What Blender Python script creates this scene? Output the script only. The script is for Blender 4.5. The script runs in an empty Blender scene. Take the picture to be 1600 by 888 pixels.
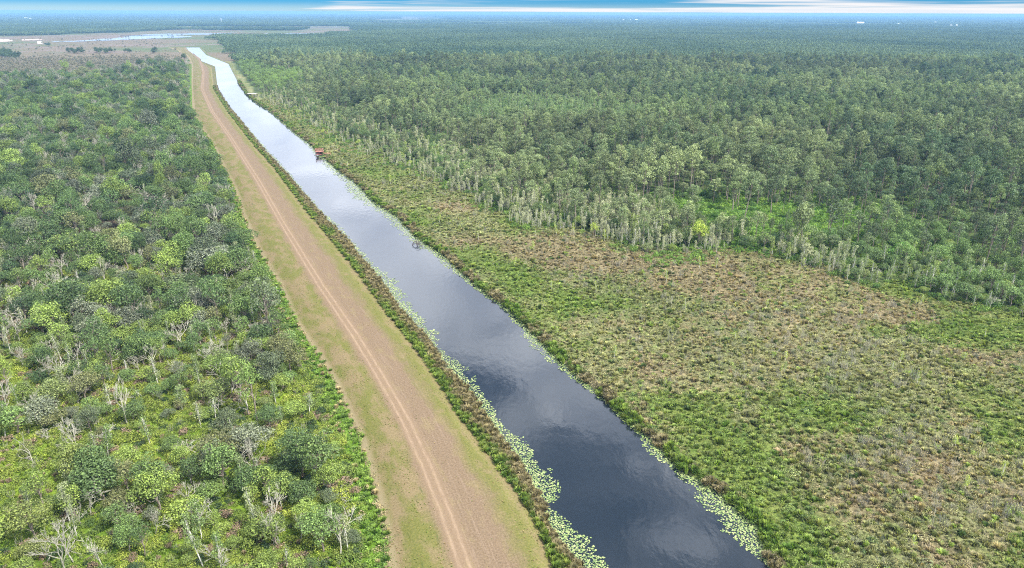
import bpy, math, random
import numpy as np
from mathutils import Matrix, Vector

scene = bpy.context.scene
R = math.radians
# ------------------------------------------------------------------ camera
H = 100.0                      # drone height above the canal, metres
FPX, CX, CY, HOR = 1081.0, 800.0, 444.0, 19.0
PITCH = math.atan((CY - HOR) / FPX)
ROLL = 0.0036
_F = np.array([0, math.cos(PITCH), -math.sin(PITCH)])
_R0 = np.array([1.0, 0, 0]); _U0 = np.array([0, math.sin(PITCH), math.cos(PITCH)])
_R = _R0 * math.cos(ROLL) + _U0 * math.sin(ROLL)
_U = -_R0 * math.sin(ROLL) + _U0 * math.cos(ROLL)
cam_d = bpy.data.cameras.new("camera"); cam = bpy.data.objects.new("camera", cam_d)
scene.collection.objects.link(cam); scene.camera = cam
m = Matrix(((_R[0], _U[0], -_F[0], 0), (_R[1], _U[1], -_F[1], 0), (_R[2], _U[2], -_F[2], H), (0, 0, 0, 1)))
cam.matrix_world = m
cam_d.sensor_fit = 'HORIZONTAL'; cam_d.sensor_width = 36; cam_d.lens = 36 * FPX / 1600
cam_d.clip_start = 1; cam_d.clip_end = 80000

# ------------------------------------------------------------------ world, sun, exposure
SUN_EL, SUN_AZ = 52.0, 122.0         # azimuth from the view direction, positive = from the right
w = bpy.data.worlds.new("World"); scene.world = w; w.use_nodes = True
nt = w.node_tree; nt.nodes.clear()
def N(t, typ, **kw):
    n = t.nodes.new(typ)
    for k, v in kw.items(): setattr(n, k, v)
    return n
def setin(n, **kw):
    for k, v in kw.items():
        n.inputs[k.replace('_', ' ')].default_value = v
def mth(t, op, a, b=None, c=None, clamp=False):
    n = N(t, 'ShaderNodeMath', operation=op); n.use_clamp = clamp
    for i, v in enumerate((a, b, c)):
        if v is None: continue
        if isinstance(v, (int, float)): n.inputs[i].default_value = v
        else: t.links.new(v, n.inputs[i])
    return n.outputs[0]
def smooth(t, v, lo, hi, a=0.0, b=1.0):
    n = N(t, 'ShaderNodeMapRange', interpolation_type='SMOOTHSTEP')
    t.links.new(v, n.inputs[0])
    n.inputs[1].default_value, n.inputs[2].default_value = lo, hi
    n.inputs[3].default_value, n.inputs[4].default_value = a, b
    return n.outputs[0]
def mixc(t, f, a, b, mode='MIX'):
    n = N(t, 'ShaderNodeMix', data_type='RGBA', blend_type=mode)
    for s, v in ((n.inputs[0], f), (n.inputs[6], a), (n.inputs[7], b)):
        if isinstance(v, (int, float)): s.default_value = v
        elif isinstance(v, tuple): s.default_value = (*v[:3], 1)
        else: t.links.new(v, s)
    return n.outputs[2]
def noise(t, vec, scale, detail=3, rough=.55, dist=0.0):
    n = N(t, 'ShaderNodeTexNoise'); setin(n, Scale=scale, Detail=detail, Roughness=rough, Distortion=dist)
    if vec is not None: t.links.new(vec, n.inputs['Vector'])
    return n.outputs[0]
def vmul(t, vec, s, off=(0, 0, 0)):
    n = N(t, 'ShaderNodeVectorMath', operation='MULTIPLY_ADD')
    t.links.new(vec, n.inputs[0]); n.inputs[1].default_value = s; n.inputs[2].default_value = off
    return n.outputs[0]

sky = N(nt, 'ShaderNodeTexSky', sky_type='NISHITA', sun_disc=False)
sky.sun_elevation = R(SUN_EL); sky.sun_rotation = R(SUN_AZ)
sky.altitude = 50; sky.air_density = 1.0; sky.dust_density = 0.6; sky.ozone_density = 2.0
tc = N(nt, 'ShaderNodeTexCoord'); d = tc.outputs['Generated']
sep = N(nt, 'ShaderNodeSeparateXYZ'); nt.links.new(d, sep.inputs[0]); zz = sep.outputs[2]
zpos = mth(nt, 'MAXIMUM', zz, 0.0)
# deep blue air all round, paler right at the horizon
blue = mixc(nt, smooth(nt, zpos, 0.0, 0.014), (0.85, 1.30, 1.9), (0.15, 0.72, 1.60))
tint = mixc(nt, smooth(nt, zpos, 0.03, 0.30), blue, (0.62, 0.82, 1.15))
skyc = mixc(nt, 1.0, sky.outputs[0], tint, 'MULTIPLY')
SKY_STR = 0.075
# low streak clouds: wide in azimuth, thin in elevation
lowv = vmul(nt, d, (3.4, 3.4, 190.0), (5.3, 1.7, 0))
low = noise(nt, lowv, 1.0, 5, .5, .4)
lowbias = mth(nt, 'ADD', mth(nt, 'ADD', smooth(nt, sep.outputs[0], -.34, -.22, -.7, 0), smooth(nt, sep.outputs[0], .1, .5, 0, .17)), low)
prof = mth(nt, 'ADD', smooth(nt, zpos, .0040, .0080, .22, -.03), smooth(nt, zpos, -.001, .0012, -.3, 0))
lowm = smooth(nt, mth(nt, 'ADD', prof, lowbias), .50, .76)
# cloud deck seen in plan: broken bank low down, opening overhead
iz = mth(nt, 'DIVIDE', 1.0, mth(nt, 'ADD', zpos, .12))
comb = N(nt, 'ShaderNodeCombineXYZ')
nt.links.new(mth(nt, 'MULTIPLY', sep.outputs[0], iz), comb.inputs[0])
nt.links.new(mth(nt, 'MULTIPLY', sep.outputs[1], iz), comb.inputs[1])
pl = noise(nt, vmul(nt, comb.outputs[0], (1, 1, 1), (2.9, 9.1, 5)), 3.0, 7, .55, .3)
bankw = mth(nt, 'MULTIPLY', smooth(nt, zpos, .01, .05), smooth(nt, zpos, .26, .60, 1, .25))
thr = mth(nt, 'MULTIPLY_ADD', bankw, .34, pl)
hi = smooth(nt, thr, .54, .68)
him = mth(nt, 'MULTIPLY', hi, smooth(nt, zpos, .016, .032))
cl = mth(nt, 'MAXIMUM', lowm, him)
shade = mixc(nt, smooth(nt, noise(nt, comb.outputs[0], 3.0, 4), .35, .65), (13.5, 14.7, 18.), (30., 31., 33.5))
shade = mixc(nt, smooth(nt, zpos, .05, .28), mixc(nt, smooth(nt, noise(nt, comb.outputs[0], 3.0, 4), .4, .6), (10., 11.5, 14.5), (15., 16.6, 19.)), shade)
lowcol = mixc(nt, smooth(nt, low, .3, .6), (6.6, 7.2, 8.0), (8.1, 8.0, 8.1))
ccol = mixc(nt, smooth(nt, zpos, .014, .04), lowcol, shade)
fin = mixc(nt, cl, skyc, ccol)
bg = N(nt, 'ShaderNodeBackground'); nt.links.new(fin, bg.inputs[0]); bg.inputs[1].default_value = SKY_STR
wo = N(nt, 'ShaderNodeOutputWorld'); nt.links.new(bg.outputs[0], wo.inputs[0])

sun_d = bpy.data.lights.new("sun", 'SUN'); sun_d.energy = 5.0; sun_d.angle = R(0.6); sun_d.color = (1, .955, .88)
sun = bpy.data.objects.new("sun", sun_d); scene.collection.objects.link(sun)
az = R(SUN_AZ)
sdir = Vector((math.sin(az) * math.cos(R(SUN_EL)), math.cos(az) * math.cos(R(SUN_EL)), math.sin(R(SUN_EL))))
sun.rotation_euler = (-sdir).to_track_quat('-Z', 'Y').to_euler()
scene.view_settings.view_transform = 'Standard'; scene.view_settings.look = 'None'
scene.view_settings.exposure = 0.68; scene.view_settings.gamma = 1
cy = scene.cycles
cy.max_bounces = 5; cy.diffuse_bounces = 3; cy.glossy_bounces = 2; cy.transmission_bounces = 3
cy.transparent_max_bounces = 4; cy.volume_bounces = 1; cy.caustics_reflective = False; cy.caustics_refractive = False
cy.use_denoising = False; cy.pixel_filter_type = 'BLACKMAN_HARRIS'; cy.filter_width = 1.1

# ------------------------------------------------------------------ projection helpers (pixels of the photograph <-> metres)
def G(px, py, z=0.0):
    """point of the horizontal plane z seen at photo pixel (px, py)"""
    px = np.asarray(px, float); py = np.asarray(py, float)
    u = (px - CX) / FPX; v = (CY - py) / FPX
    D = _F[:, None] + _R[:, None] * u.ravel() + _U[:, None] * v.ravel()
    t = (z - H) / D[2]
    return (D[0] * t).reshape(u.shape), (D[1] * t).reshape(u.shape)
def P(x, y, z=0.0):
    x = np.asarray(x, float); y = np.asarray(y, float); z = np.asarray(z, float) + 0 * x
    dz = z - H
    depth = np.maximum(y * _F[1] + dz * _F[2], 1.0)
    return (CX + FPX * (x * _R[0] + y * _R[1] + dz * _R[2]) / depth,
            CY - FPX * (x * _U[0] + y * _U[1] + dz * _U[2]) / depth, depth)
def poly(pts):
    a = np.array(pts, float); a = a[np.argsort(a[:, 1])]
    ys, xs = list(a[:, 1]), list(a[:, 0])
    k = (xs[-1] - xs[-3]) / (ys[-1] - ys[-3])
    ys.append(1400.); xs.append(xs[-1] + k * (1400 - ys[-2]))
    ys, xs = np.array(ys), np.array(xs)
    return lambda py: np.interp(py, ys, xs)
LL = poly([(262, 74), (277, 78), (294, 88), (300, 100), (300, 132), (302, 175), (317, 205), (332, 222), (344, 252), (368, 297),
           (380, 337), (400, 385), (437, 444), (460, 501), (495, 551), (525, 599), (548, 654), (562, 678), (585, 753), (600, 816), (610, 888)])
TC = poly([(288, 74), (296, 80), (312, 92), (318, 112), (316, 140), (332, 175), (360, 215), (405, 285), (442, 350), (500, 444),
           (555, 524), (595, 589), (635, 659), (670, 736), (700, 811), (727, 886), (760, 980)])
RL = poly([(290, 74.5), (296, 82), (306, 93), (330, 106), (334, 140), (352, 170), (372, 197), (400, 232), (430, 266), (485, 339), (532, 394),
           (570, 444), (600, 486), (640, 536), (682, 594), (722, 661), (800, 761), (840, 826), (862, 886), (905, 990)])
WL = poly([(291, 75), (298, 83), (308, 93), (336, 104), (340, 140), (360, 170), (382, 197), (412, 234), (450, 275), (475, 305), (500, 333),
           (540, 373), (562, 402), (592, 436), (625, 486), (665, 526), (695, 574), (735, 613), (762, 659), (800, 711), (842, 773), (857, 828), (902, 880), (960, 985)])
RB = poly([(312, 75), (322, 86), (357, 100), (370, 125), (385, 147), (400, 160), (425, 175), (460, 205), (482, 222), (525, 262), (560, 287),
           (585, 314), (622, 337), (650, 367), (700, 402), (742, 442), (800, 486), (850, 536), (900, 584), (937, 614), (980, 656), (1015, 682),
           (1062, 731), (1132, 773), (1187, 826), (1199, 866), (1208, 888), (1260, 990)])
LWID = lambda py: np.interp(py, [75, 170, 250, 300, 400, 450, 500, 540, 575, 600, 645, 671, 716, 773, 790, 828, 881, 990], [1, 2, 7, 6, 10, 22, 24, 12, 27, 20, 22, 22, 36, 34, 10, 48, 36, 40])
RWID = lambda py: np.interp(py, [75, 170, 240, 262, 300, 340, 400, 442, 486, 509, 541, 576, 624, 659, 696, 728, 776, 816, 858, 881, 990], [1, 3, 10, 16, 26, 22, 19, 15, 8, 17, 22, 20, 8, 8, 24, 12, 44, 52, 36, 10, 30])
_fe = np.array([(345, 64), (354, 84), (370, 108), (388, 132), (404, 150), (470, 178), (540, 222), (640, 262), (700, 290), (780, 325), (860, 352), (950, 370), (1010, 384), (1100, 392),
                (1200, 398), (1290, 410), (1350, 437), (1420, 444), (1480, 468), (1560, 492), (1600, 505), (2400, 800)], float)
FE0 = lambda px: np.interp(px, _fe[:, 0], _fe[:, 1])
FE = FE0
def FEN(px, x, y):
    b = FE0(px); return b + (fbm(x, y, 26, 401, 3) - .5) * np.interp(b, [150, 260, 400, 500], [14, 34, 62, 90])          # foot of the right-hand forest
_wt = np.array([(-900, 140), (0, 124), (120, 119), (200, 111), (260, 101), (300, 96)], float)
WT = lambda px: np.interp(px, _wt[:, 0], _wt[:, 1])           # far end of the left-hand wood

# ------------------------------------------------------------------ numpy noise
def _hash(i, j, s):
    n = (i.astype(np.int64) * 374761393 + j.astype(np.int64) * 668265263 + s * 1442695041) & 0x7fffffff
    n = ((n ^ (n >> 13)) * 1274126177) & 0x7fffffff
    return ((n ^ (n >> 16)) & 0xffff) / 65535.0
def vnoise(x, y, s=0):
    xi = np.floor(x); yi = np.floor(y); fx = x - xi; fy = y - yi
    fx = fx * fx * (3 - 2 * fx); fy = fy * fy * (3 - 2 * fy)
    a = _hash(xi, yi, s); b = _hash(xi + 1, yi, s); c = _hash(xi, yi + 1, s); e = _hash(xi + 1, yi + 1, s)
    return (a * (1 - fx) + b * fx) * (1 - fy) + (c * (1 - fx) + e * fx) * fy
def fbm(x, y, sc, s=0, o=4):
    t = 0; a = 1; n = 0; x = x / sc; y = y / sc
    for k in range(o):
        t = t + a * vnoise(x, y, s + 17 * k); n += a; a *= .55; x = x * 2.03 + 11.3; y = y * 2.03 + 5.7
    return t / n
def ss(v, a, b):
    t = np.clip((v - a) / (b - a), 0, 1); return t * t * (3 - 2 * t)
def lerp(a, b, f): return a + (b - a) * f
C = lambda *v: np.array(v, float)

# ------------------------------------------------------------------ mesh helpers
def mesh_from(name, V, F, mats=(), midx=None, smooth_=False, attrs=None):
    """V (n,3); F list of equal-size int arrays (k, 3) or (k, 4)"""
    me = bpy.data.meshes.new(name)
    F = [f for f in F if len(f)]
    me.vertices.add(len(V)); me.vertices.foreach_set('co', np.ascontiguousarray(V, dtype=np.float32).ravel())
    lv = np.concatenate([f.ravel() for f in F]).astype(np.int32)
    tot = np.concatenate([np.full(len(f), f.shape[1]) for f in F]).astype(np.int32)
    st = np.concatenate([[0], np.cumsum(tot)[:-1]]).astype(np.int32)
    me.loops.add(len(lv)); me.loops.foreach_set('vertex_index', lv)
    me.polygons.add(len(tot)); me.polygons.foreach_set('loop_start', st); me.polygons.foreach_set('loop_total', tot)
    if midx is not None: me.polygons.foreach_set('material_index', np.asarray(midx, dtype=np.int32))
    me.polygons.foreach_set('use_smooth', np.full(len(tot), bool(smooth_)))
    for mm in mats: me.materials.append(mm)
    for k, (typ, dom, val) in (attrs or {}).items():
        at = me.attributes.new(k, typ, dom)
        at.data.foreach_set('color' if typ == 'FLOAT_COLOR' else 'vector' if typ == 'FLOAT_VECTOR' else 'value', np.ascontiguousarray(val).ravel())
    me.update(calc_edges=True); me.validate()
    return me
def link(name, me, parent=None, **props):
    o = bpy.data.objects.new(name, me); scene.collection.objects.link(o)
    if parent is not None: o.parent = parent
    for k, v in props.items(): o[k] = v
    return o
def tubes(p0, p1, r0, r1, n=3):
    """prisms along segments"""
    p0, p1 = np.asarray(p0, float), np.asarray(p1, float)
    k = len(p0); dd = p1 - p0; L = np.linalg.norm(dd, axis=1, keepdims=True) + 1e-9; dd = dd / L
    up = np.where(np.abs(dd[:, 2:3]) > .9, C(1, 0, 0), C(0, 0, 1))
    a = np.cross(dd, up); a /= np.linalg.norm(a, axis=1, keepdims=True) + 1e-9; b = np.cross(dd, a)
    V = []
    for q, r in ((p0, r0), (p1, r1)):
        r = np.broadcast_to(np.asarray(r, float), (k,))[:, None]
        for i in range(n):
            t = 2 * math.pi * i / n
            V.append(q + (a * math.cos(t) + b * math.sin(t)) * r)
    V = np.stack(V, 1).reshape(-1, 3)                # (k, 2n, 3)
    base = (np.arange(k) * 2 * n)[:, None, None]
    f = np.array([[i, (i + 1) % n, n + (i + 1) % n, n + i] for i in range(n)])[None]
    return V, (base + f).reshape(-1, 4)
def leaves(pos, nor, size, rng, aspect=.7, droop=0.0):
    """little four-sided leaf sprays facing nor"""
    k = len(pos); nor = nor / (np.linalg.norm(nor, axis=1, keepdims=True) + 1e-9)
    t = rng.normal(size=(k, 3)); t -= nor * np.sum(t * nor, 1, keepdims=True); t /= np.linalg.norm(t, axis=1, keepdims=True) + 1e-9
    b = np.cross(nor, t); s = np.asarray(size).reshape(-1, 1) * .5
    V = np.stack([pos - t * s, pos - b * s * aspect + nor * s * .25, pos + t * s - nor * s * droop, pos + b * s * aspect + nor * s * .25], 1).reshape(-1, 3)
    return V, np.arange(4 * k).reshape(-1, 4)
def crown_points(lobes, dens, rng, jit=.55, inner=.72, under=.35):
    """lobes: (cx,cy,cz,rx,ry,rz). Leaves near lobe surfaces, fewer on the underside."""
    Ps, Ns = [], []
    for (cx, cy_, cz, rx, ry, rz) in lobes:
        area = 4 * math.pi * ((rx * ry + rx * rz + ry * rz) / 3)
        n = int(area * dens)
        v = rng.normal(size=(n, 3)); v /= np.linalg.norm(v, axis=1, keepdims=True)
        keep = (v[:, 2] > -.25) | (rng.random(n) < under); v = v[keep]; n = len(v)
        rr = (inner + (1.06 - inner) * rng.random(n) ** .6)[:, None]
        # broken outline
        f = 1 + .16 * np.sin(v[:, :1] * 5 + cx * 3) * np.cos(v[:, 1:2] * 6 + cz * 2) + .10 * rng.normal(size=(n, 1))
        p = C(cx, cy_, cz) + v * C(rx, ry, rz) * rr * f
        Ps.append(p); Ns.append(v / C(rx, ry, rz) * rx + rng.normal(size=(n, 3)) * jit + C(0, 0, .25))
    Pn = np.concatenate(Ps); Nn = np.concatenate(Ns)
    ok = np.ones(len(Pn), bool)
    for (cx, cy_, cz, rx, ry, rz) in lobes:
        q = ((Pn - C(cx, cy_, cz)) / C(rx, ry, rz)); ok &= (np.sum(q * q, 1) > .34)
    return Pn[ok], Nn[ok]

# ------------------------------------------------------------------ materials
def new_mat(name):
    mt = bpy.data.materials.new(name); mt.use_nodes = True; t = mt.node_tree; t.nodes.clear()
    out = N(t, 'ShaderNodeOutputMaterial'); return mt, t, out
def principled(t, out, col, rough=.8, spec=.3, normal=None):
    b = N(t, 'ShaderNodeBsdfPrincipled'); b.inputs['Roughness'].default_value = rough; b.inputs['Specular IOR Level'].default_value = spec
    if isinstance(col, tuple): b.inputs['Base Color'].default_value = (*col, 1)
    else: t.links.new(col, b.inputs['Base Color'])
    if normal is not None: t.links.new(normal, b.inputs['Normal'])
    t.links.new(b.outputs[0], out.inputs[0]); return b
def attr(t, name, typ='GEOMETRY'):
    n = N(t, 'ShaderNodeAttribute'); n.attribute_name = name; n.attribute_type = typ; return n
def leaf_mat(name, trans=.24, var=.62, gloss=.25, gain=1.5):
    mt, t, out = new_mat(name)
    a = attr(t, 'tint', 'INSTANCER').outputs[0]
    lv = attr(t, 'lv').outputs[2]
    k = mth(t, 'MULTIPLY_ADD', lv, var * 2 * gain, (1 - var) * gain)
    c = N(t, 'ShaderNodeVectorMath', operation='SCALE'); t.links.new(a, c.inputs[0]); t.links.new(k, c.inputs[3])
    ad = N(t, 'ShaderNodeVectorMath', operation='ADD'); t.links.new(c.outputs[0], ad.inputs[0]); ad.inputs[1].default_value = (.005, .004, .007)
    yel = mixc(t, smooth(t, lv, .6, 1.0, 0, .35), ad.outputs[0], (1.25, 1.12, .75), 'MULTIPLY')
    b = N(t, 'ShaderNodeBsdfPrincipled'); b.inputs['Roughness'].default_value = .5; b.inputs['Specular IOR Level'].default_value = gloss
    t.links.new(yel, b.inputs['Base Color'])
    tr = N(t, 'ShaderNodeBsdfTranslucent'); t.links.new(mixc(t, 1.0, yel, (1.15, 1.25, .55), 'MULTIPLY'), tr.inputs[0])
    mx = N(t, 'ShaderNodeMixShader'); mx.inputs[0].default_value = trans
    t.links.new(b.outputs[0], mx.inputs[1]); t.links.new(tr.outputs[0], mx.inputs[2]); t.links.new(mx.outputs[0], out.inputs[0])
    return mt
def bark_mat(name, a, b, sc=3.0):
    mt, t, out = new_mat(name)
    g = N(t, 'ShaderNodeNewGeometry')
    c = mixc(t, smooth(t, noise(t, vmul(t, g.outputs[0], (1, 1, .3)), sc, 3), .35, .65), a, b)
    principled(t, out, c, .9, .1); return mt
M_LEAF = leaf_mat('leaf'); M_NEEDLE = leaf_mat('needle', .2, .45, .15); M_BLADE = leaf_mat('blade', .3, .5, .1)
M_FAR = leaf_mat('far_leaf', .15, .5, .05)
M_BARK = bark_mat('bark', (.16, .13, .10), (.30, .26, .21))
M_PALE = bark_mat('pale_bark', (.42, .40, .35), (.64, .62, .56))
M_DEAD = bark_mat('dead_wood', (.25, .24, .19), (.42, .40, .32))

# water
def water_mat():
    mt, t, out = new_mat('canal_water')
    g = N(t, 'ShaderNodeNewGeometry')
    h = noise(t, vmul(t, g.outputs[0], (.5, .25, 1)), 1.0, 3, .5)
    big = noise(t, vmul(t, g.outputs[0], (.03, .012, 1)), 1.0, 2, .5)
    bp = N(t, 'ShaderNodeBump'); bp.inputs['Strength'].default_value = .10; bp.inputs['Distance'].default_value = .25
    t.links.new(h, bp.inputs['Height'])
    rough = smooth(t, big, .35, .65, .05, .13)
    b = principled(t, out, (.014, .020, .026), .05, .5, bp.outputs[0]); b.inputs['IOR'].default_value = 1.50
    t.links.new(rough, b.inputs['Roughness'])
    return mt
M_WATER = water_mat()

# ground
def ground_mat():
    mt, t, out = new_mat('ground_cover')
    g = N(t, 'ShaderNodeNewGeometry')
    col = attr(t, 'col').outputs[0]
    n1 = noise(t, g.outputs[0], .9, 5, .65); n2 = noise(t, g.outputs[0], .12, 4, .6)
    k = mth(t, 'ADD', smooth(t, n1, .3, .7, .62, 1.38), smooth(t, n2, .3, .7, -.14, .14))
    c = N(t, 'ShaderNodeVectorMath', operation='SCALE'); t.links.new(col, c.inputs[0]); t.links.new(k, c.inputs[3])
    bp = N(t, 'ShaderNodeBump'); bp.inputs['Strength'].default_value = .6; bp.inputs['Distance'].default_value = .35
    t.links.new(n1, bp.inputs['Height'])
    principled(t, out, c.outputs[0], .95, .1, bp.outputs[0]); return mt
M_GROUND = ground_mat()

def levee_mat():
    mt, t, out = new_mat('levee_grass_and_dirt')
    cr = attr(t, 'cross').outputs[2]; fr = attr(t, 'frac').outputs[2]; al = attr(t, 'along').outputs[2]
    cm = N(t, 'ShaderNodeCombineXYZ'); t.links.new(cr, cm.inputs[0]); t.links.new(al, cm.inputs[1])
    v = cm.outputs[0]
    wob = noise(t, v, .12, 3, .5); fine = noise(t, v, 2.2, 5, .7); mid = noise(t, vmul(t, v, (1, .55, 1)), .28, 5, .62)
    patch = noise(t, vmul(t, v, (.35, .09, 1)), .5, 4, .6, .6)
    tan = mixc(t, smooth(t, fine, .3, .7), (.135, .103, .050), (.215, .165, .088))
    grn = mixc(t, smooth(t, fine, .3, .7), (.082, .092, .022), (.155, .145, .042))
    dirt = mixc(t, smooth(t, fine, .3, .7), (.120, .084, .050), (.196, .142, .090))
    frn = mth(t, 'ADD', fr, mth(t, 'MULTIPLY_ADD', mid, .5, -.25))
    # left of the ruts: grass with straw-coloured patches
    leftc = mixc(t, smooth(t, mth(t, 'ADD', mth(t, 'MULTIPLY', mid, .5), mth(t, 'MULTIPLY', patch, .6)), .46, .64), grn, tan)
    leftc = mixc(t, smooth(t, noise(t, vmul(t, v, (.8, .22, 1)), .7, 5, .65, .8), .60, .70, 0, .7), leftc, (.055, .075, .018))
    leftc = mixc(t, smooth(t, fr, -.96, -.8, 1, 0), leftc, (.22, .18, .10))
    # right: bare brown ground, green again on the shoulder
    r1 = mixc(t, smooth(t, mth(t, 'ADD', frn, mth(t, 'MULTIPLY', patch, .5)), .72, 1.05), dirt, grn)
    r1 = mixc(t, smooth(t, mid, .50, .66, 0, .75), r1, tan)
    shoulder = mixc(t, smooth(t, fine, .3, .7), (.118, .122, .032), (.190, .175, .056))
    shoulder = mixc(t, smooth(t, mth(t, 'ADD', mth(t, 'MULTIPLY', mid, .6), mth(t, 'MULTIPLY', fine, .4)), .40, .56, 0, .85), shoulder, tan)
    r1 = mixc(t, smooth(t, mth(t, 'ADD', fr, mth(t, 'MULTIPLY_ADD', wob, .3, -.15)), .80, .96), r1, shoulder)
    base = mixc(t, smooth(t, mth(t, 'ADD', cr, mth(t, 'MULTIPLY_ADD', wob, 5., -2.5)), -4.2, -1.4), leftc, r1)
    # beyond the shoulder: the bank down to the water
    base = mixc(t, smooth(t, fr, 1.0, 1.06), base, mixc(t, smooth(t, mid, .4, .6), (.07, .10, .018), (.14, .10, .06)))
    # lengthwise scratches of grading
    scr = noise(t, vmul(t, v, (2.6, .05, 1)), 1.0, 3, .6)
    base = mixc(t, mth(t, 'MULTIPLY', smooth(t, scr, .52, .66, 0, .22), mth(t, 'MULTIPLY', smooth(t, fr, .0, .1), smooth(t, fr, .5, .8, 1, 0))), base, (.27, .20, .145))
    # dark clods on the bare ground
    clod = noise(t, vmul(t, v, (2.2, 1.3, 1)), 1.0, 2, .5)
    base = mixc(t, mth(t, 'MULTIPLY', smooth(t, clod, .66, .72, 0, .7), smooth(t, fr, .12, .3)), base, (.07, .055, .035))
    # two pale wheel ruts and the worn strip round them
    cw = mth(t, 'ADD', cr, mth(t, 'MULTIPLY_ADD', wob, .4, -.2))
    dr = mth(t, 'ABSOLUTE', mth(t, 'SUBTRACT', mth(t, 'ABSOLUTE', cw), .92))
    strip = smooth(t, mth(t, 'ABSOLUTE', cw), 1.1, 3.0, .45, 0)
    base = mixc(t, strip, base, (.215, .150, .094))
    rut = mth(t, 'MULTIPLY', smooth(t, dr, .02, .55, .55, 0), smooth(t, noise(t, vmul(t, v, (1.6, .35, 1)), 1.0, 4, .65), .35, .60, .25, 1))
    base = mixc(t, rut, base, (.31, .225, .15))
    bp = N(t, 'ShaderNodeBump'); bp.inputs['Strength'].default_value = .5; bp.inputs['Distance'].default_value = .12
    hh = mth(t, 'SUBTRACT', fine, mth(t, 'MULTIPLY', rut, .8)); t.links.new(hh, bp.inputs['Height'])
    principled(t, out, base, .95, .1, bp.outputs[0]); return mt
M_LEVEE = levee_mat()

# ------------------------------------------------------------------ where things grow: colour fields
def blobs(px, py, L):
    t = 0
    for (x, y, rx, ry, a) in L: t = t + a * np.exp(-(((px - x) / rx) ** 2 + ((py - y) / ry) ** 2))
    return t
GREEN = [(860, 480, 60, 34, .8), (925, 540, 60, 38, .8), (1010, 615, 70, 34, .8), (1150, 735, 110, 60, .9), (1230, 840, 160, 60, .7), (740, 405, 46, 20, .7),
         (830, 445, 40, 20, .5), (655, 338, 40, 16, .5), (1530, 520, 130, 28, 1.1), (1410, 455, 110, 16, 1.0), (560, 272, 40, 10, .5), (1070, 640, 50, 26, .5),
         (1580, 700, 60, 50, .4), (530, 215, 40, 12, .3), (1330, 660, 60, 24, .3), (600, 300, 30, 10, .4)]
BROWN = [(830, 388, 110, 20, .8), (990, 412, 150, 16, 1.0), (1150, 440, 130, 20, 1.1), (1290, 452, 90, 18, 1.0), (1390, 495, 90, 18, .9), (1540, 552, 60, 24, 1.2),
         (700, 322, 60, 14, .5), (1000, 500, 120, 40, .35), (1180, 560, 150, 40, .4), (1350, 790, 50, 30, .5), (1540, 640, 60, 30, .5), (1260, 700, 90, 30, .3)]
TWIG = [(1310, 560, 150, 36, .8), (1440, 690, 120, 50, .8), (1380, 740, 80, 40, .7), (1240, 500, 120, 30, .4), (1560, 800, 80, 60, .6), (960, 425, 80, 20, .5), (1170, 470, 120, 24, .4), (880, 340, 90, 16, .6), (760, 300, 60, 14, .6)]
def marsh_colour(x, y, px, py):
    n1 = fbm(x, y, 26, 3); n2 = fbm(x, y, 7, 9, 3); n3 = fbm(x, y, 3.2, 31, 3)
    g = blobs(px, py, GREEN); b = blobs(px, py, BROWN)
    gw = ss(g * .75 + (n1 - .5) * 2.1 + (n2 - .5) * .9, .10, .60)[..., None]
    bw = ss(b * 1.1 + (fbm(x, y, 33, 429, 3) - .5) * 1.6 + (n2 - .5) * .9 + (n3 - .5) * .8 + .10, .15, .65)[..., None]
    olive = lerp(C(.110, .130, .044), C(.205, .200, .095), np.clip(n3 * .7 + (fbm(x, y, 45, 327, 3) - .5) * 1.2 + .15, 0, 1)[..., None])
    c = lerp(olive, lerp(C(.060, .112, .018), C(.145, .188, .032), n3[..., None]), gw * .9)
    c = lerp(c, lerp(C(.138, .108, .056), C(.222, .176, .104), n3[..., None]), bw * (1 - gw * .8) * .8)
    return c, gw[..., 0], bw[..., 0]
def ground_colour(x, y, px, py, depth):
    n1 = fbm(x, y, 30, 41); n2 = fbm(x, y, 8, 45, 3)[..., None]; big = fbm(x, y, 420, 51)
    cm, _, _ = marsh_colour(x, y, px, py)
    left = px < (LL(py) + TC(py)) * .5
    # left wood floor: brown litter with bright herbs
    litter = lerp(C(.075, .062, .038), C(.17, .125, .085), n2)
    herbs = lerp(C(.055, .115, .012), C(.165, .225, .022), n2)
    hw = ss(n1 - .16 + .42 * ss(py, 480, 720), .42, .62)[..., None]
    litter = litter * (.55 + .45 * ss(py, 380, 560))[..., None]  # shade between the crowns put into the litter colour of the upper wood
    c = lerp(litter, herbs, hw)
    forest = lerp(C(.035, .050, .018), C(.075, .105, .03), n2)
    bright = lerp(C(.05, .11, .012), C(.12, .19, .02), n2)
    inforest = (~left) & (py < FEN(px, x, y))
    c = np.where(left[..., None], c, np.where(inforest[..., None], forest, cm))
    # pale open savanna far off on the left
    far = lerp(C(.135, .108, .068), C(.085, .105, .042), ss(big + (n2[..., 0] - .5) * .2, .42, .62)[..., None])
    far = lerp(far, C(.160, .122, .100), ss(fbm(x, y, 150, 61), .52, .66)[..., None] * .7)
    pxn = px + (fbm(x, y, 330, 421, 3) - .5) * 170
    fm = ((py < WT(px)) & (pxn < 640 - (py - 41) * 2.0)) | ((py < 100) & (px < 345))
    c = np.where(fm[..., None], far, c)
    deep = far_woods(x, y, px, py) & (depth > 2400)
    c = np.where(deep[..., None], lerp(C(.035, .055, .022), C(.06, .085, .035), n2), c)
    return c
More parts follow.
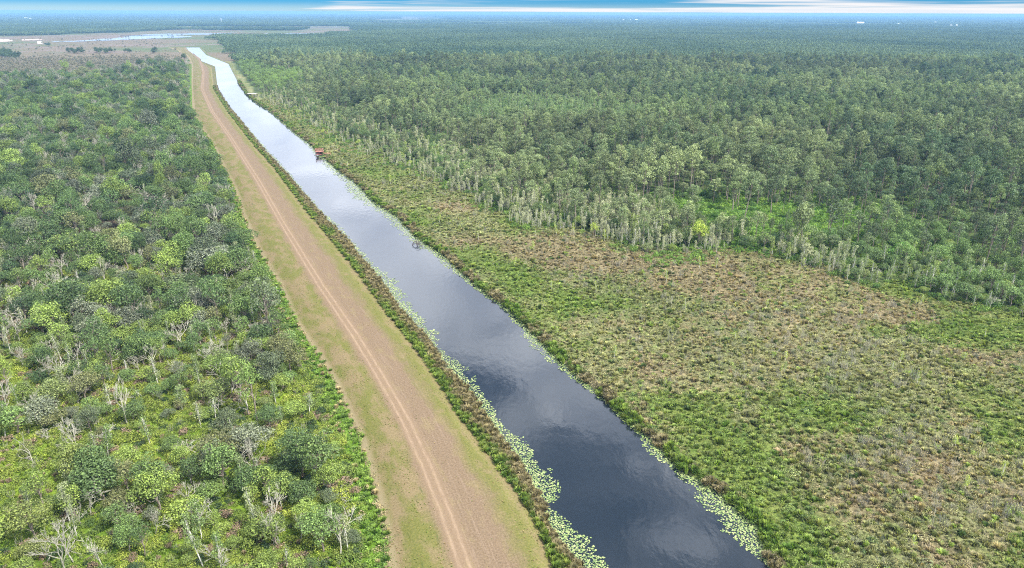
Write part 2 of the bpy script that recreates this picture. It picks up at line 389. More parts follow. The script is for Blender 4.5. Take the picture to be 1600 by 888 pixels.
def far_woods(x, y, px, py):
    """true where trees stand in the far distance"""
    n = fbm(x, y, 700, 71, 4); n5 = fbm(x, y, 1800, 75, 3)
    px = px + (fbm(x, y, 330, 421, 3) - .5) * 110 * (py > 36) * (py < 62)
    right = (px > 575 - (py - 41) * 3.4) & (py > 41) & (py < 200)
    right |= (px > 352 + (py - 62) * .8) & (py > 58) & (py < 200)
    deepw = (py <= 41) & (n + (n5 - .5) * .8 > np.interp(px, [0, 300, 600, 1000, 1600], [.44, .40, .45, .34, .34]))
    lft = (py > 38) & (py < 56 - np.clip(px - 60, 0, 400) * .045) & (px < 262)
    strip = (px > 255) & (px < 470) & (np.abs(py - (46 + .004 * (px - 300))) < 1.2) & (n > .35)
    strip2 = (px < 575) & (py > 27) & (py < 36)
    clear = (blobs(px, py, [(1250, 37, 90, 1.6, 1), (900, 29, 60, 1.2, 1), (780, 39, 50, 2.2, 1), (1340, 38, 50, 1.5, 1)]) > .45)
    return (right | deepw | lft | strip | strip2) & ~clear

# ------------------------------------------------------------------ ground sheet
def build_ground():
    rows = 40 * np.exp(np.arange(0, 800) * .0082); rows = rows[rows < 26000]; rows = np.append(rows, 26000)
    cols = np.linspace(-1.25, 1.25, 540)
    Y = rows[:, None] + 0 * cols[None]; X = (rows[:, None] + 30) * cols[None]
    px, py, dep = P(X, Y, .4)
    Z = .40 + (fbm(X, Y, 12, 5) - .5) * .5
    low = (px > LL(py) + 6 + 0 * px) & (px < RB(py) - 1)
    cutl = (px - LL(py)) * dep / FPX; cutr = (RB(py) - px) * dep / FPX
    inside = (cutl > 2.0) & (cutr > -2.5) & (py > 74)
    Z = np.where(inside, -1.9, Z)
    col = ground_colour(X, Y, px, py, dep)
    verge = ss(cutl, -7, -3.5) * ss(px, 0, 1) * (py > 100) * (cutl < 3)
    vc = lerp(C(.045, .115, .010), C(.12, .20, .018), fbm(X, Y, 3, 99, 3)[..., None])
    col = lerp(col, vc, (verge * .85)[..., None])
    nr, nc = X.shape
    V = np.stack([X, Y, Z], -1).reshape(-1, 3)
    i = np.arange(nr - 1)[:, None] * nc + np.arange(nc - 1)[None]
    F = np.stack([i, i + 1, i + nc + 1, i + nc], -1).reshape(-1, 4)
    cc = np.concatenate([col.reshape(-1, 3), np.ones((nr * nc, 1))], 1).astype(np.float32)
    me = mesh_from('ground', V, [F], [M_GROUND], smooth_=True, attrs={'col': ('FLOAT_COLOR', 'POINT', cc)})
    link('ground', me, kind='structure')
    # the land goes on behind and beside the camera
    a = np.linspace(0, 2 * math.pi, 65)[:-1]
    V = np.concatenate([[[0, 0, -2.6]], np.stack([34000 * np.cos(a), 34000 * np.sin(a), 0 * a - 2.6], 1)])
    F = np.array([[0, i + 1, (i + 1) % 64 + 1] for i in range(64)])
    cc = np.tile(np.array([.07, .09, .035, 1], np.float32), (65, 1))
    link('terrain', mesh_from('terrain', V, [F], [M_GROUND], attrs={'col': ('FLOAT_COLOR', 'POINT', cc)}), kind='structure')
build_ground()

# ------------------------------------------------------------------ levee, banks, canal
PYR = np.concatenate([np.arange(74.5, 110, .5), np.arange(110, 300, 2.), np.arange(300, 1300, 4.)])
def at_line(fn, z, off=0.0):
    """world points along an image line fn at height z, moved off metres to the right of the view"""
    x, y = G(fn(PYR), PYR, z); return np.stack([x + off, y, 0 * x + z], 1)
def loft(name, cols, mats, attrs=None, sub=1, **props):
    Vs = []; frac = []
    for k in range(len(cols) - 1):
        for s in range(sub):
            f = s / sub; Vs.append(cols[k] * (1 - f) + cols[k + 1] * f); frac.append(k + f)
    Vs.append(cols[-1]); frac.append(len(cols) - 1)
    nc = len(Vs); nr = len(cols[0]); V = np.stack(Vs, 1).reshape(-1, 3)
    i = np.arange(nr - 1)[:, None] * nc + np.arange(nc - 1)[None]
    F = np.stack([i, i + 1, i + nc + 1, i + nc], -1).reshape(-1, 4)[:, ::-1]
    return V, F, nr, nc, np.array(frac)
def build_levee():
    ll, tc_, rl, wl = at_line(LL, .55), at_line(TC, 2.2), at_line(RL, 1.5), at_line(WL, .1)
    mid = lerp(ll, tc_, .45); mid[:, 2] = 1.9
    sh = lerp(tc_, rl, .80); sh[:, 2] = 2.15
    pre = ll.copy(); pre[:, 0] -= 5; pre[:, 2] = -.6
    foot = wl.copy(); foot[:, 0] += 3.5; foot[:, 2] = -1.6
    cols = [pre, ll, mid, tc_, sh, rl, wl, foot]
    V, F, nr, nc, fr = loft('levee', cols, None, sub=5)
    fk = np.interp(fr, range(8), [-1.2, -1, -.45, 0, .8, 1, 1.3, 1.6])
    frac = np.tile(fk, (nr, 1))
    Vg = V.reshape(nr, nc, 3)
    tcx = tc_[:, None, :2]; dirv = np.gradient(tc_[:, :2], axis=0); dirv /= np.linalg.norm(dirv, axis=1, keepdims=True)
    rel = Vg[:, :, :2] - tcx
    # perpendicular distance from the track
    cross = rel[..., 0] * dirv[:, None, 1] - rel[..., 1] * dirv[:, None, 0]
    cross = np.where(frac < 0, -np.abs(cross), np.abs(cross))
    seg = np.linalg.norm(np.diff(tc_[:, :2], axis=0), axis=1); al = np.concatenate([[0], np.cumsum(seg)])
    along = al[:, None] - (rel[..., 0] * dirv[:, None, 0] + rel[..., 1] * dirv[:, None, 1]) * -1
    Vg[:, :, 2] += (fbm(Vg[..., 0], Vg[..., 1], 6, 13) - .5) * .22 * (np.abs(frac) < 1)
    me = mesh_from('levee', Vg.reshape(-1, 3), [F], [M_LEVEE], smooth_=True, attrs={
        'cross': ('FLOAT', 'POINT', cross.astype(np.float32)), 'frac': ('FLOAT', 'POINT', frac.astype(np.float32)), 'along': ('FLOAT', 'POINT', along.astype(np.float32))})
    link('levee', me, kind='structure')
    # the wheel track: a narrow sheet lying 4 mm over the levee, same surface
    global LEVEE_BVH
    hw = 1.75; nrm = np.stack([-dirv[:, 1], dirv[:, 0]], 1)
    nk = 9; offs = np.linspace(-hw, hw, nk)
    jig = (fbm(al, al * 0, 2.0, 7) - .5) * .5
    T = []; cx_ = []
    for o in offs:
        oo = o + jig * (abs(o) == hw)
        q = tc_.copy(); q[:, :2] += -nrm * oo[:, None] * -1 * np.sign(-1)
        T.append(q); cx_.append(oo)
    T = np.stack(T, 1); cxs = np.stack(cx_, 1)
    # lift to the levee surface at that place
    from mathutils.bvhtree import BVHTree
    bvh = BVHTree.FromPolygons([tuple(v) for v in Vg.reshape(-1, 3)], [tuple(f) for f in F])
    LEVEE_BVH = bvh
    for a in range(T.shape[0]):
        for b in range(T.shape[1]):
            hit = bvh.ray_cast(Vector((T[a, b, 0], T[a, b, 1], 20)), Vector((0, 0, -1)))
            if hit[0]: T[a, b, 2] = hit[0].z + .012
    i = np.arange(nr - 1)[:, None] * nk + np.arange(nk - 1)[None]
    F2 = np.stack([i, i + 1, i + nk + 1, i + nk], -1).reshape(-1, 4)
    fr2 = np.where(cxs < 0, cxs / 15, cxs / 17); al2 = np.tile(al[:, None], (1, nk))
    me = mesh_from('dirt_track', T.reshape(-1, 3), [F2], [M_LEVEE], smooth_=True, attrs={
        'cross': ('FLOAT', 'POINT', cxs.astype(np.float32)), 'frac': ('FLOAT', 'POINT', fr2.astype(np.float32)), 'along': ('FLOAT', 'POINT', al2.astype(np.float32))})
    link('dirt_track', me, kind='structure')
    return cross
build_levee()
def build_bank():
    rb = at_line(RB, .12); a = rb.copy(); a[:, 0] -= 4; a[:, 2] = -1.6
    b = rb.copy(); b[:, 0] += 2.2; b[:, 2] = .62; c = rb.copy(); c[:, 0] += 7; c[:, 2] = .05
    V, F, nr, nc, fr = loft('b', [a, rb, b, c], None, sub=4)
    px, py, dep = P(V[:, 0], V[:, 1], .4)
    cc, _, _ = marsh_colour(V[:, 0], V[:, 1], px, py)
    cc = np.concatenate([cc * .8, np.ones((len(cc), 1))], 1).astype(np.float32)
    link('canal_bank', mesh_from('canal_bank', V, [F], [M_GROUND], smooth_=True, attrs={'col': ('FLOAT_COLOR', 'POINT', cc)}), kind='structure')
    l = at_line(WL, 0.0); l[:, 0] -= 2.5; r = at_line(RB, 0.0); r[:, 0] += 3.0
    V, F, nr, nc, fr = loft('w', [l, r], None, sub=8)
    link('canal_water', mesh_from('canal_water', V, [F], [M_WATER], smooth_=True), kind='structure')
build_bank()
def pond(pts, z=1.0, jag=.25):
    """a sheet of open water; outline given in photo pixels"""
    p = np.array(pts, float); q = []
    for a, b in zip(p, np.roll(p, -1, 0)):
        for k in range(8): q.append(lerp(a, b, k / 8))
    q = np.array(q); rng = np.random.RandomState(len(pts))
    q[:, 1] += rng.normal(size=len(q)) * jag
    x, y = G(q[:, 0], q[:, 1], z)
    me = bpy.data.meshes.new('marsh_pond'); me.from_pydata([(a, b, z) for a, b in zip(x, y)], [], [list(range(len(x)))])
    me.materials.append(M_WATER); me.update(); link('marsh_pond', me, kind='structure')
pond([(80, 65.3), (120, 64), (182, 59.4), (205, 58), (184, 56.4), (250, 53.2), (304, 51.8), (368, 51.5), (345, 54), (300, 54.6), (276, 55), (275, 56), (300, 56.4), (298, 58), (200, 62), (122, 65.2)])
pond([(345, 59.2), (375, 55.8), (400, 53.2), (450, 52), (500, 52.6), (545, 54), (510, 56), (470, 56), (430, 58), (400, 59.4), (370, 59.8)])
pond([(150, 34.2), (200, 33.8), (246, 36.2), (300, 37), (353, 38), (352, 39.6), (300, 39.5), (262, 38.4), (235, 36.6), (180, 35.4)], jag=.1)
pond([(1332, 38), (1362, 37.0), (1364, 37.8), (1335, 39.0)], jag=.05)
pond([(448, 42), (520, 42.2), (600, 42), (600, 42.6), (520, 42.9), (448, 42.8)], jag=.05)
# bare sand at the far left, lying in the savanna
M_SAND, t_, o_ = new_mat('pale_sand'); principled(t_, o_, mixc(t_, smooth(t_, noise(t_, N(t_, 'ShaderNodeNewGeometry').outputs[0], .02, 4), .4, .6), (.36, .27, .22), (.55, .45, .38)), .95, .1)
def sand(pts, z=.9):
    x, y = G([p[0] for p in pts], [p[1] for p in pts], z)
    me = bpy.data.meshes.new('sand_flat'); me.from_pydata([(a, b, z) for a, b in zip(x, y)], [], [list(range(len(x)))])
    me.materials.append(M_SAND); me.update(); link('sand_flat', me, kind='structure')
sand([(-60, 62), (0, 61), (18, 62), (20, 64.5), (0, 65.5), (-60, 66)])
sand([(34, 62), (60, 61), (68, 62), (50, 63.4), (34, 63.5)])

# ------------------------------------------------------------------ plant forms
def finish(kind, parts, crown_mat, trunk_mat):
    """parts: dict crown=(V,F), trunk=(V,F). Returns meshes: crown, trunk, joined"""
    rng = np.random.RandomState(abs(hash(kind)) % 9999 if False else len(parts['crown'][0]) % 9999)
    cV, cF = parts['crown']; lvc = rng.random(len(cF)).astype(np.float32)
    out = {}
    out['crown'] = mesh_from('crown', cV, [cF], [crown_mat], attrs={'lv': ('FLOAT', 'FACE', lvc)})
    if 'trunk' in parts:
        tV, tF = parts['trunk']
        out['trunk'] = mesh_from('trunk', tV, [tF], [trunk_mat])
        V = np.concatenate([cV, tV]); F = np.concatenate([cF, tF + len(cV)])
        out['all'] = mesh_from(kind, V, [F], [crown_mat, trunk_mat], midx=np.concatenate([np.zeros(len(cF)), np.ones(len(tF))]),
                               attrs={'lv': ('FLOAT', 'FACE', np.concatenate([lvc, np.full(len(tF), .5, np.float32)]))})
    else: out['all'] = out['crown']
    return out
def cat(*a):
    V = []; F = []; n = 0
    for v, f in a: V.append(v); F.append(f + n); n += len(v)
    return np.concatenate(V), np.concatenate(F)
def limbs(rng, h, r, targets, lean=.5, n=5):
    """trunk of a few bent pieces with limbs to the lobe centres"""
    pts = [C(0, 0, -.3)]
    for k in range(4): pts.append(C(rng.normal() * lean * .4, rng.normal() * lean * .4, h * (k + 1) / 4.0) + pts[-1] * C(1, 1, 0))
    pts = np.array(pts); rr = np.linspace(r, r * .5, 5)
    p0, p1, a, b = list(pts[:-1]), list(pts[1:]), list(rr[:-1]), list(rr[1:])
    for t in targets:
        s = pts[rng.randint(2, 5)]; t = np.array(t[:3]); md = lerp(s, t, .5) + C(0, 0, -.3) + rng.normal(size=3) * .2
        p0 += [s, md]; p1 += [md, t]; a += [r * .38, r * .24]; b += [r * .24, r * .08]
    return tubes(p0, p1, a, b, n)
def broadleaf(seed, h=8.5, w=3.6, ls=.35, dens=13.5, airy=0.0):
    rng = np.random.RandomState(seed); lob = []
    k = rng.randint(13, 22)
    for i in range(k):
        a = i * 2.4 + rng.random(); rad = w * .66 * math.sqrt((i + .4) / k) * (1 + rng.normal() * .12)
        zc = h * (.72 - .30 * (rad / w) ** 1.5 + rng.normal() * .085); r = w * rng.uniform(.17, .42) * (1 - airy * .25)
        lob.append((rad * math.cos(a), rad * math.sin(a), zc, r * rng.uniform(.9, 1.2), r * rng.uniform(.9, 1.2), r * rng.uniform(.72, .95)))
    p, n = crown_points(lob, dens * (1 - airy * .6), rng)
    cr = leaves(p, n, ls * rng.uniform(.6, 1.3, len(p)), rng)
    return {'crown': cr, 'trunk': limbs(rng, h * .55, .20, lob)}
def pine(seed, h=19, w=4.0, ls=.62):
    rng = np.random.RandomState(seed); lob = []
    for i in range(16):
        a = i * 2.4 + rng.random() * .8; f = math.sqrt((i + .3) / 16.); rad = w * .78 * f * rng.uniform(.8, 1.15); r = w * rng.uniform(.24, .40)
        lob.append((rad * math.cos(a), rad * math.sin(a), h * (.90 - .20 * f * f + rng.normal() * .035), r, r, r * rng.uniform(.6, .85)))
    for i in range(4):
        a = rng.random() * 6.28; r = w * .25; lob.append((w * .35 * math.cos(a), w * .35 * math.sin(a), h * rng.uniform(.50, .66), r, r, r * .6))
    p, n = crown_points(lob, 6.0, rng, .6, .5, .45)
    cr = leaves(p, n, ls * rng.uniform(.6, 1.3, len(p)), rng, .6)
    return {'crown': cr, 'trunk': limbs(rng, h * .86, .26, lob[::2], .3)}
def slender(seed, h=10, sparse=.5, ls=.42):
    rng = np.random.RandomState(seed); lob = []
    for i in range(11):
        f = i / 10.; a = rng.random() * 6.28; rad = (1.15 - .8 * f) * rng.uniform(.3, 1.0)
        lob.append((rad * math.cos(a), rad * math.sin(a), h * (.36 + .62 * f), rng.uniform(.6, 1.15), rng.uniform(.6, 1.15), rng.uniform(.6, 1.0)))
    p, n = crown_points(lob, 5.5 * sparse, rng, .9, .3, .8)
    cr = leaves(p, n, ls * rng.uniform(.6, 1.2, len(p)), rng)
    return {'crown': cr, 'trunk': limbs(rng, h * .97, .15, lob, .2, 4)}
def skeleton(seed, h=8, spread=.55, levels=4, r=.17, nb=3):
    """leafless branching tree"""
    rng = np.random.RandomState(seed); p0, p1, a, b = [], [], [], []
    def grow(p, dd, L, r, lev):
        q = p + dd * L * .5 + rng.normal(size=3) * L * .05; e = q + (dd + rng.normal(size=3) * .12) * L * .5
        p0.extend([p, q]); p1.extend([q, e]); a.extend([r, r * .85]); b.extend([r * .85, r * .65])
        if lev <= 0: return
        for k in range(nb if lev < levels else nb + 1):
            v = dd + rng.normal(size=3) * spread; v[2] += .12; v /= np.linalg.norm(v)
            s = lerp(q, e, rng.random()) if k else e
            grow(s, v, L * rng.uniform(.55, .8), max(r * .58, .035), lev - 1)
    grow(C(0, 0, -.3), C(rng.normal() * .08, rng.normal() * .08, 1), h * .36, r, levels)
    return tubes(p0, p1, a, b, 3)
def bare(seed, h=8, **kw):
    V, F = skeleton(seed, h, **kw)
    n = 2 * 3                                        # first pieces are the trunk, the rest the twigs
    tV, tF = V[:2 * 6], F[:2 * 3]
    return {'trunk': (tV, tF), 'crown': (V[2 * 6:], F[2 * 3:] - 2 * 6)}
def shrub(seed, w=1.5, h=1.5, ls=.3, dens=14, k=7):
    rng = np.random.RandomState(seed); lob = []
    for i in range(k):
        a = rng.random() * 6.28; rad = w * .6 * math.sqrt(rng.random()); r = w * rng.uniform(.35, .55)
        lob.append((rad * math.cos(a), rad * math.sin(a), h * rng.uniform(.35, .62), r, r, h * rng.uniform(.35, .5)))
    p, n = crown_points(lob, dens, rng, .6, .7, .3); ok = p[:, 2] > 0; p, n = p[ok], n[ok]
    return {'crown': leaves(p, n, ls * rng.uniform(.6, 1.3, len(p)), rng)}
def tussock(seed, w=.8, h=1.1, n=110, wide=.10):
    rng = np.random.RandomState(seed); a = rng.random(n) * 6.28; r0 = w * .35 * np.sqrt(rng.random(n))
    b = np.stack([r0 * np.cos(a), r0 * np.sin(a), 0 * a - .05], 1)
    out = rng.uniform(.15, 1.0, n) * w; L = h * rng.uniform(.6, 1.1, n) * (1 - .25 * out / w)
    t = b + np.stack([out * np.cos(a), out * np.sin(a), L], 1); m_ = lerp(b, t, .55) + np.stack([0 * a, 0 * a, L * .18], 1)
    s = np.stack([-np.sin(a), np.cos(a), 0 * a], 1) * wide
    V = np.stack([b - s * .6, b + s * .6, m_ + s, t, m_ - s], 1).reshape(-1, 3)
    k = np.arange(n)[:, None] * 5
    F = np.concatenate([k + C(0, 1, 2, 4).astype(int)[None], k + C(4, 2, 3, 3).astype(int)[None]])
    F = np.concatenate([k + np.array([[0, 1, 2, 4]])]); F3 = k + np.array([[4, 2, 3]])
    return V, F, F3
def tussock_mesh(seed, **kw):
    V, F, F3 = tussock(seed, **kw); rng = np.random.RandomState(seed); l = rng.random(len(F)).astype(np.float32)
    me = mesh_from('blades', V, [F, F3], [M_BLADE], attrs={'lv': ('FLOAT', 'FACE', np.concatenate([l, l]))})
    return {'crown': me, 'all': me}
def twiggy(seed, w=1.2, h=1.8, n=30, leafy=90):
    """pale leafless stems with a few leaves"""
    rng = np.random.RandomState(seed); a = rng.random(n) * 6.28; o = w * rng.uniform(.1, 1, n)
    b = np.stack([rng.normal(size=n) * w * .3, rng.normal(size=n) * w * .3, 0 * a], 1)
    t = b + np.stack([o * np.cos(a) * .6, o * np.sin(a) * .6, h * rng.uniform(.5, 1.1, n)], 1)
    tr = tubes(b, t, .028, .012, 3)
    p = lerp(b[rng.randint(0, n, leafy)], t[rng.randint(0, n, leafy)], rng.uniform(.3, .9, (leafy, 1)))
    return {'crown': leaves(p, rng.normal(size=(leafy, 3)) + C(0, 0, .8), rng.uniform(.14, .3, leafy), rng), 'trunk': tr}
def palmetto(seed, w=1.4):
    rng = np.random.RandomState(seed); V = []; F = []; n = 0; q = []
    for i in range(16):
        a = rng.random() * 6.28; el = rng.uniform(.25, 1.1); o = C(math.cos(a) * math.cos(el), math.sin(a) * math.cos(el), math.sin(el))
        c = o * w * rng.uniform(.45, .8) + C(rng.normal() * .3, rng.normal() * .3, 0); s = np.cross(o, C(0, 0, 1)); s /= np.linalg.norm(s); u = np.cross(s, o)
        for k in range(7):
            t = (k - 3) * .42; dv = o * math.cos(t) + s * math.sin(t) - C(0, 0, .25) * abs(math.sin(t)); sd = np.cross(dv, u) * .075
            e = c + dv * w * .55; mm = lerp(c, e, .6)
            V += [c, mm - sd, e - C(0, 0, .12), mm + sd]; F.append([n, n + 1, n + 2, n + 3]); n += 4
    return {'crown': (np.array(V), np.array(F))}
def far_patch(seed, size=60., n=150, h=11., r=2.9, fac=26):
    """a square of canopy: n small crowns"""
    rng = np.random.RandomState(seed); g = int(math.sqrt(n)); Ps = []; Ns = []; S = []; T = []
    for i in range(g):
        for j in range(g):
            x = (i + .5 + rng.uniform(-.45, .45)) / g * size - size / 2; y = (j + .5 + rng.uniform(-.45, .45)) / g * size - size / 2
            hh = h * rng.uniform(.6, 1.15); rr = r * rng.uniform(.7, 1.2)
            v = rng.normal(size=(fac, 3)); v /= np.linalg.norm(v, axis=1, keepdims=True); v[:, 2] = np.abs(v[:, 2]) * 1.1 - .25
            Ps.append(C(x, y, hh - rr) + v * C(rr, rr, rr * 1.05)); Ns.append(v + rng.normal(size=v.shape) * .35 + C(0, 0, .1)); S.append(rr * rng.uniform(.5, .95, fac)); T.append(np.full(fac, rng.random()) * .7 + rng.random(fac) * .3)
    V, F = leaves(np.concatenate(Ps), np.concatenate(Ns), np.concatenate(S), rng, .8)
    me = mesh_from('canopy', V, [F], [M_FAR], attrs={'lv': ('FLOAT', 'FACE', np.concatenate(T).astype(np.float32))})
    return {'crown': me, 'all': me}

FORMS = {
    'broadleaf_tree': [finish('b', broadleaf(s, h, w_, airy=ai), M_LEAF, M_BARK) for s, h, w_, ai in
                       ((1, 8.5, 3.6, 0), (2, 9.5, 3.3, .2), (3, 7.5, 3.8, 0), (4, 9.0, 3.0, .5), (5, 8.0, 4.2, 0), (6, 10.5, 3.4, .6), (7, 7.0, 3.2, .3), (8, 9.2, 4.0, .1))],
    'pine_tree': [finish('p', pine(s, h, 3.2 + (s % 3) * .6), M_NEEDLE, M_BARK) for s, h in ((11, 18), (12, 19.5), (13, 16), (14, 20), (15, 17))],
    'slender_tree': [finish('s', slender(s, h, sp * 2.0), M_LEAF, M_PALE) for s, h, sp in ((21, 9, .5), (22, 11, .8), (23, 8, .3), (24, 10, 1.2), (25, 7.5, .6))],
    'bare_tree': [finish('d', bare(s, h, spread=sp, nb=nb), M_DEAD, M_DEAD) for s, h, sp, nb in ((31, 9, .5, 3), (32, 8, .6, 3), (33, 10, .42, 3), (34, 7, .7, 3), (35, 9, .5, 2))],
    'shrub': [finish('h', shrub(s, w_, h), M_LEAF, M_BARK) for s, w_, h in ((41, 1.6, 1.7), (42, 2.0, 1.8), (43, 1.3, 1.9), (44, 1.9, 1.4), (45, 1.4, 1.4))],
    'low': [finish('l', shrub(s, w_, h, .26, 13, 5), M_LEAF, M_BARK) for s, w_, h in ((51, .9, .8), (52, 1.1, .7), (53, .8, 1.1))] +
           [tussock_mesh(54), tussock_mesh(55, w=1.0, h=.9, n=90), tussock_mesh(58, w=.6, h=1.4, n=80)] +
           [finish('t', twiggy(s, w_, h), M_LEAF, M_DEAD) for s, w_, h in ((56, 1.0, 1.6), (57, 1.3, 2.1))],
    'palmetto': [finish('f', palmetto(s), M_LEAF, M_BARK) for s in (61, 62, 63)],
    'canopy': [far_patch(s) for s in (71, 72, 73, 74)],
}
# ------------------------------------------------------------------ scattering
def scatter_group(kind):
    """one node group per kind of plant: puts form idx at every point"""
    ng = bpy.data.node_groups.new('scatter_' + kind, 'GeometryNodeTree')
    ng.interface.new_socket('Geometry', in_out='INPUT', socket_type='NodeSocketGeometry')
    ng.interface.new_socket('Geometry', in_out='OUTPUT', socket_type='NodeSocketGeometry')
    gi = N(ng, 'NodeGroupInput'); go = N(ng, 'NodeGroupOutput')
    coll = bpy.data.collections.new(kind + '_forms')
    for i, f in enumerate(FORMS[kind]):
        o = bpy.data.objects.new('%s_form_%02d' % (kind, i), f['all']); coll.objects.link(o)
    ci = N(ng, 'GeometryNodeCollectionInfo'); ci.inputs['Collection'].default_value = coll
    ci.inputs['Separate Children'].default_value = True; ci.inputs['Reset Children'].default_value = True
    io = N(ng, 'GeometryNodeInstanceOnPoints'); io.inputs['Pick Instance'].default_value = True
    def na(name, typ):
        n = N(ng, 'GeometryNodeInputNamedAttribute'); n.data_type = typ; n.inputs[0].default_value = name
        return n.outputs[0]
    ng.links.new(gi.outputs[0], io.inputs['Points']); ng.links.new(ci.outputs[0], io.inputs['Instance'])
    ng.links.new(na('idx', 'INT'), io.inputs['Instance Index'])
    er = N(ng, 'FunctionNodeEulerToRotation'); ng.links.new(na('rot', 'FLOAT_VECTOR'), er.inputs[0]); ng.links.new(er.outputs[0], io.inputs['Rotation'])
    ng.links.new(na('scl', 'FLOAT_VECTOR'), io.inputs['Scale']); ng.links.new(io.outputs[0], go.inputs[0])
    return ng
GROUPS = {}
def scatter(name, kind, S, **props):
    if kind not in GROUPS: GROUPS[kind] = scatter_group(kind)
    n = len(S['x'])
    if n == 0: return
    me = bpy.data.meshes.new(name); me.vertices.add(n)
    me.vertices.foreach_set('co', np.stack([S['x'], S['y'], S['z']], 1).astype(np.float32).ravel())
    def A(k, typ, val, key='value'):
        at = me.attributes.new(k, typ, 'POINT'); at.data.foreach_set(key, np.ascontiguousarray(val).ravel())
    A('idx', 'INT', S['i'].astype(np.int32)); A('rot', 'FLOAT_VECTOR', S['rot'].astype(np.float32), 'vector')
    A('scl', 'FLOAT_VECTOR', S['scl'].astype(np.float32), 'vector')
    A('tint', 'FLOAT_COLOR', np.concatenate([S['tint'], np.ones((n, 1))], 1).astype(np.float32), 'color')
    o = link(name, me, kind='stuff', **props)
    md = o.modifiers.new('scatter', 'NODES'); md.node_group = GROUPS[kind]
    return o
def field(y0, y1, sp, seed, wide=.86, grow=0.0, xr=None):
    """jittered grid of points over the visible wedge of land between depths y0 and y1; spacing sp (+grow*depth)"""
    rng = np.random.RandomState(seed); X = []; Y = []; y = y0
    while y < y1:
        s = sp + grow * y; w_ = wide * y + 45
        a, b = (-w_, w_) if xr is None else (max(-w_, xr[0]), min(w_, xr[1]))
        n = int((b - a) / s) + 1
        if n > 0:
            X.append(a + (np.arange(n) + rng.uniform(-.5, .5, n)) * s); Y.append(y + rng.uniform(-.5, .5, n) * s)
        y += s
    X = np.concatenate(X); Y = np.concatenate(Y); px, py, dep = P(X, Y, .4)
    return X, Y, px, py, dep, rng
def pack(x, y, idx, sc, tint, rng, tilt=.06, z=.35, thick=.15):
    n = len(x)
    rot = np.stack([rng.normal(size=n) * tilt, rng.normal(size=n) * tilt, rng.random(n) * 6.283], 1)
    hs = rng.normal(size=n) * thick
    return dict(x=x, y=y, z=np.broadcast_to(z, (n,)).astype(float), i=np.asarray(idx), rot=rot,
                scl=np.stack([sc * (1 - hs * .5), sc * (1 - hs * .5), sc * (1 + hs)], 1), tint=np.clip(tint, .004, .9))
def sel(S, m_): return {k: v[m_] for k, v in S.items()}
def join(*Ss): return {k: np.concatenate([s[k] for s in Ss]) for k in Ss[0]}

def cname(t, kind):
    r, g, b = t
    if kind == 'bare_tree': return 'pale grey'
    if g > .165 and r > .14: return 'yellow-green'
    if r > g * 1.02: return 'brown'
    if b > g * .62: return 'silvery'
    if g > .12: return 'bright green'
    if g > .075: return 'mid green'
    return 'dark green'
def place_words(px, py):
    dl = LL(py) - px
    if px < TC(py):
        q = ("at the wood's far end" if py < 150 else 'beyond the upper wood' if py < 200 else 'in upper left wood' if py < 270 else 'above mid left wood' if py < 350 else 'in middle left wood' if py < 440
             else 'in thinning left wood' if py < 530 else 'in open left scrub' if py < 640 else 'in lower left scrub' if py < 740 else 'in herby bottom scrub')
        return q + ' ' + ('beside the verge' if dl < 35 else 'near the levee' if dl < 90 else 'back from the levee' if dl < 170 else 'midway to left border' if dl < 270 else 'towards left border' if dl < 380 else 'by left border')
    e = FE(px) - py
    if px < RB(py) + 16: q = 'on the canal bank'
    elif e > 0: q = 'at the forest front' if e < 15 else 'behind the forest front' if e < 35 else 'just inside the forest' if e < 70 else 'deeper in the forest' if e < 110 else 'far inside the forest'
    else: q = 'in marsh below forest' if e > -40 else 'in the upper marsh' if e > -90 else 'in mid marsh' if e > -160 else 'in the lower marsh' if e > -260 else 'in the lowest marsh'
    for lim, wd in ((480, 'beyond the boat dock'), (600, 'behind the red boathouse'), (720, 'right of the boathouse'), (820, 'above the drowned snags'), (905, 'left of yellow sapling tree'), (1000, 'around yellow sapling tree'),
                    (1085, 'left of round yellow tree'), (1170, 'right of round yellow tree'), (1270, 'above tan clearing'), (1370, 'right of tan clearing'), (1460, 'near dark round tree'), (1540, 'towards right border')):
        if px < lim: return q + ' ' + wd
    return q + ' by right border'
FORM_W = {'broadleaf_tree': ('round', 'lopsided', 'broad', 'gappy', 'wide-domed', 'airy', 'squat', 'spreading'), 'pine_tree': ('flat-topped', 'high', 'bushy', 'round-headed', 'narrow'),
          'slender_tree': ('thin-leaved', 'tufted', 'wispy', 'leafy', 'short'), 'bare_tree': ('forked', 'crooked', 'upright', 'sprawling', 'sparse'),
          'shrub': ('loose', 'wide', 'upright', 'low', 'tight'), 'palmetto': ('spiky', 'wide', 'low')}
SHAPE_W = {'broadleaf_tree': ('broadleaf tree', 'tree'), 'pine_tree': ('pine', 'pine tree'), 'slender_tree': ('pale-trunked slender tree', 'tree'),
           'bare_tree': ('leafless tree', 'dead tree'), 'shrub': ('shrub', 'shrub'), 'palmetto': ('palmetto', 'palmetto')}
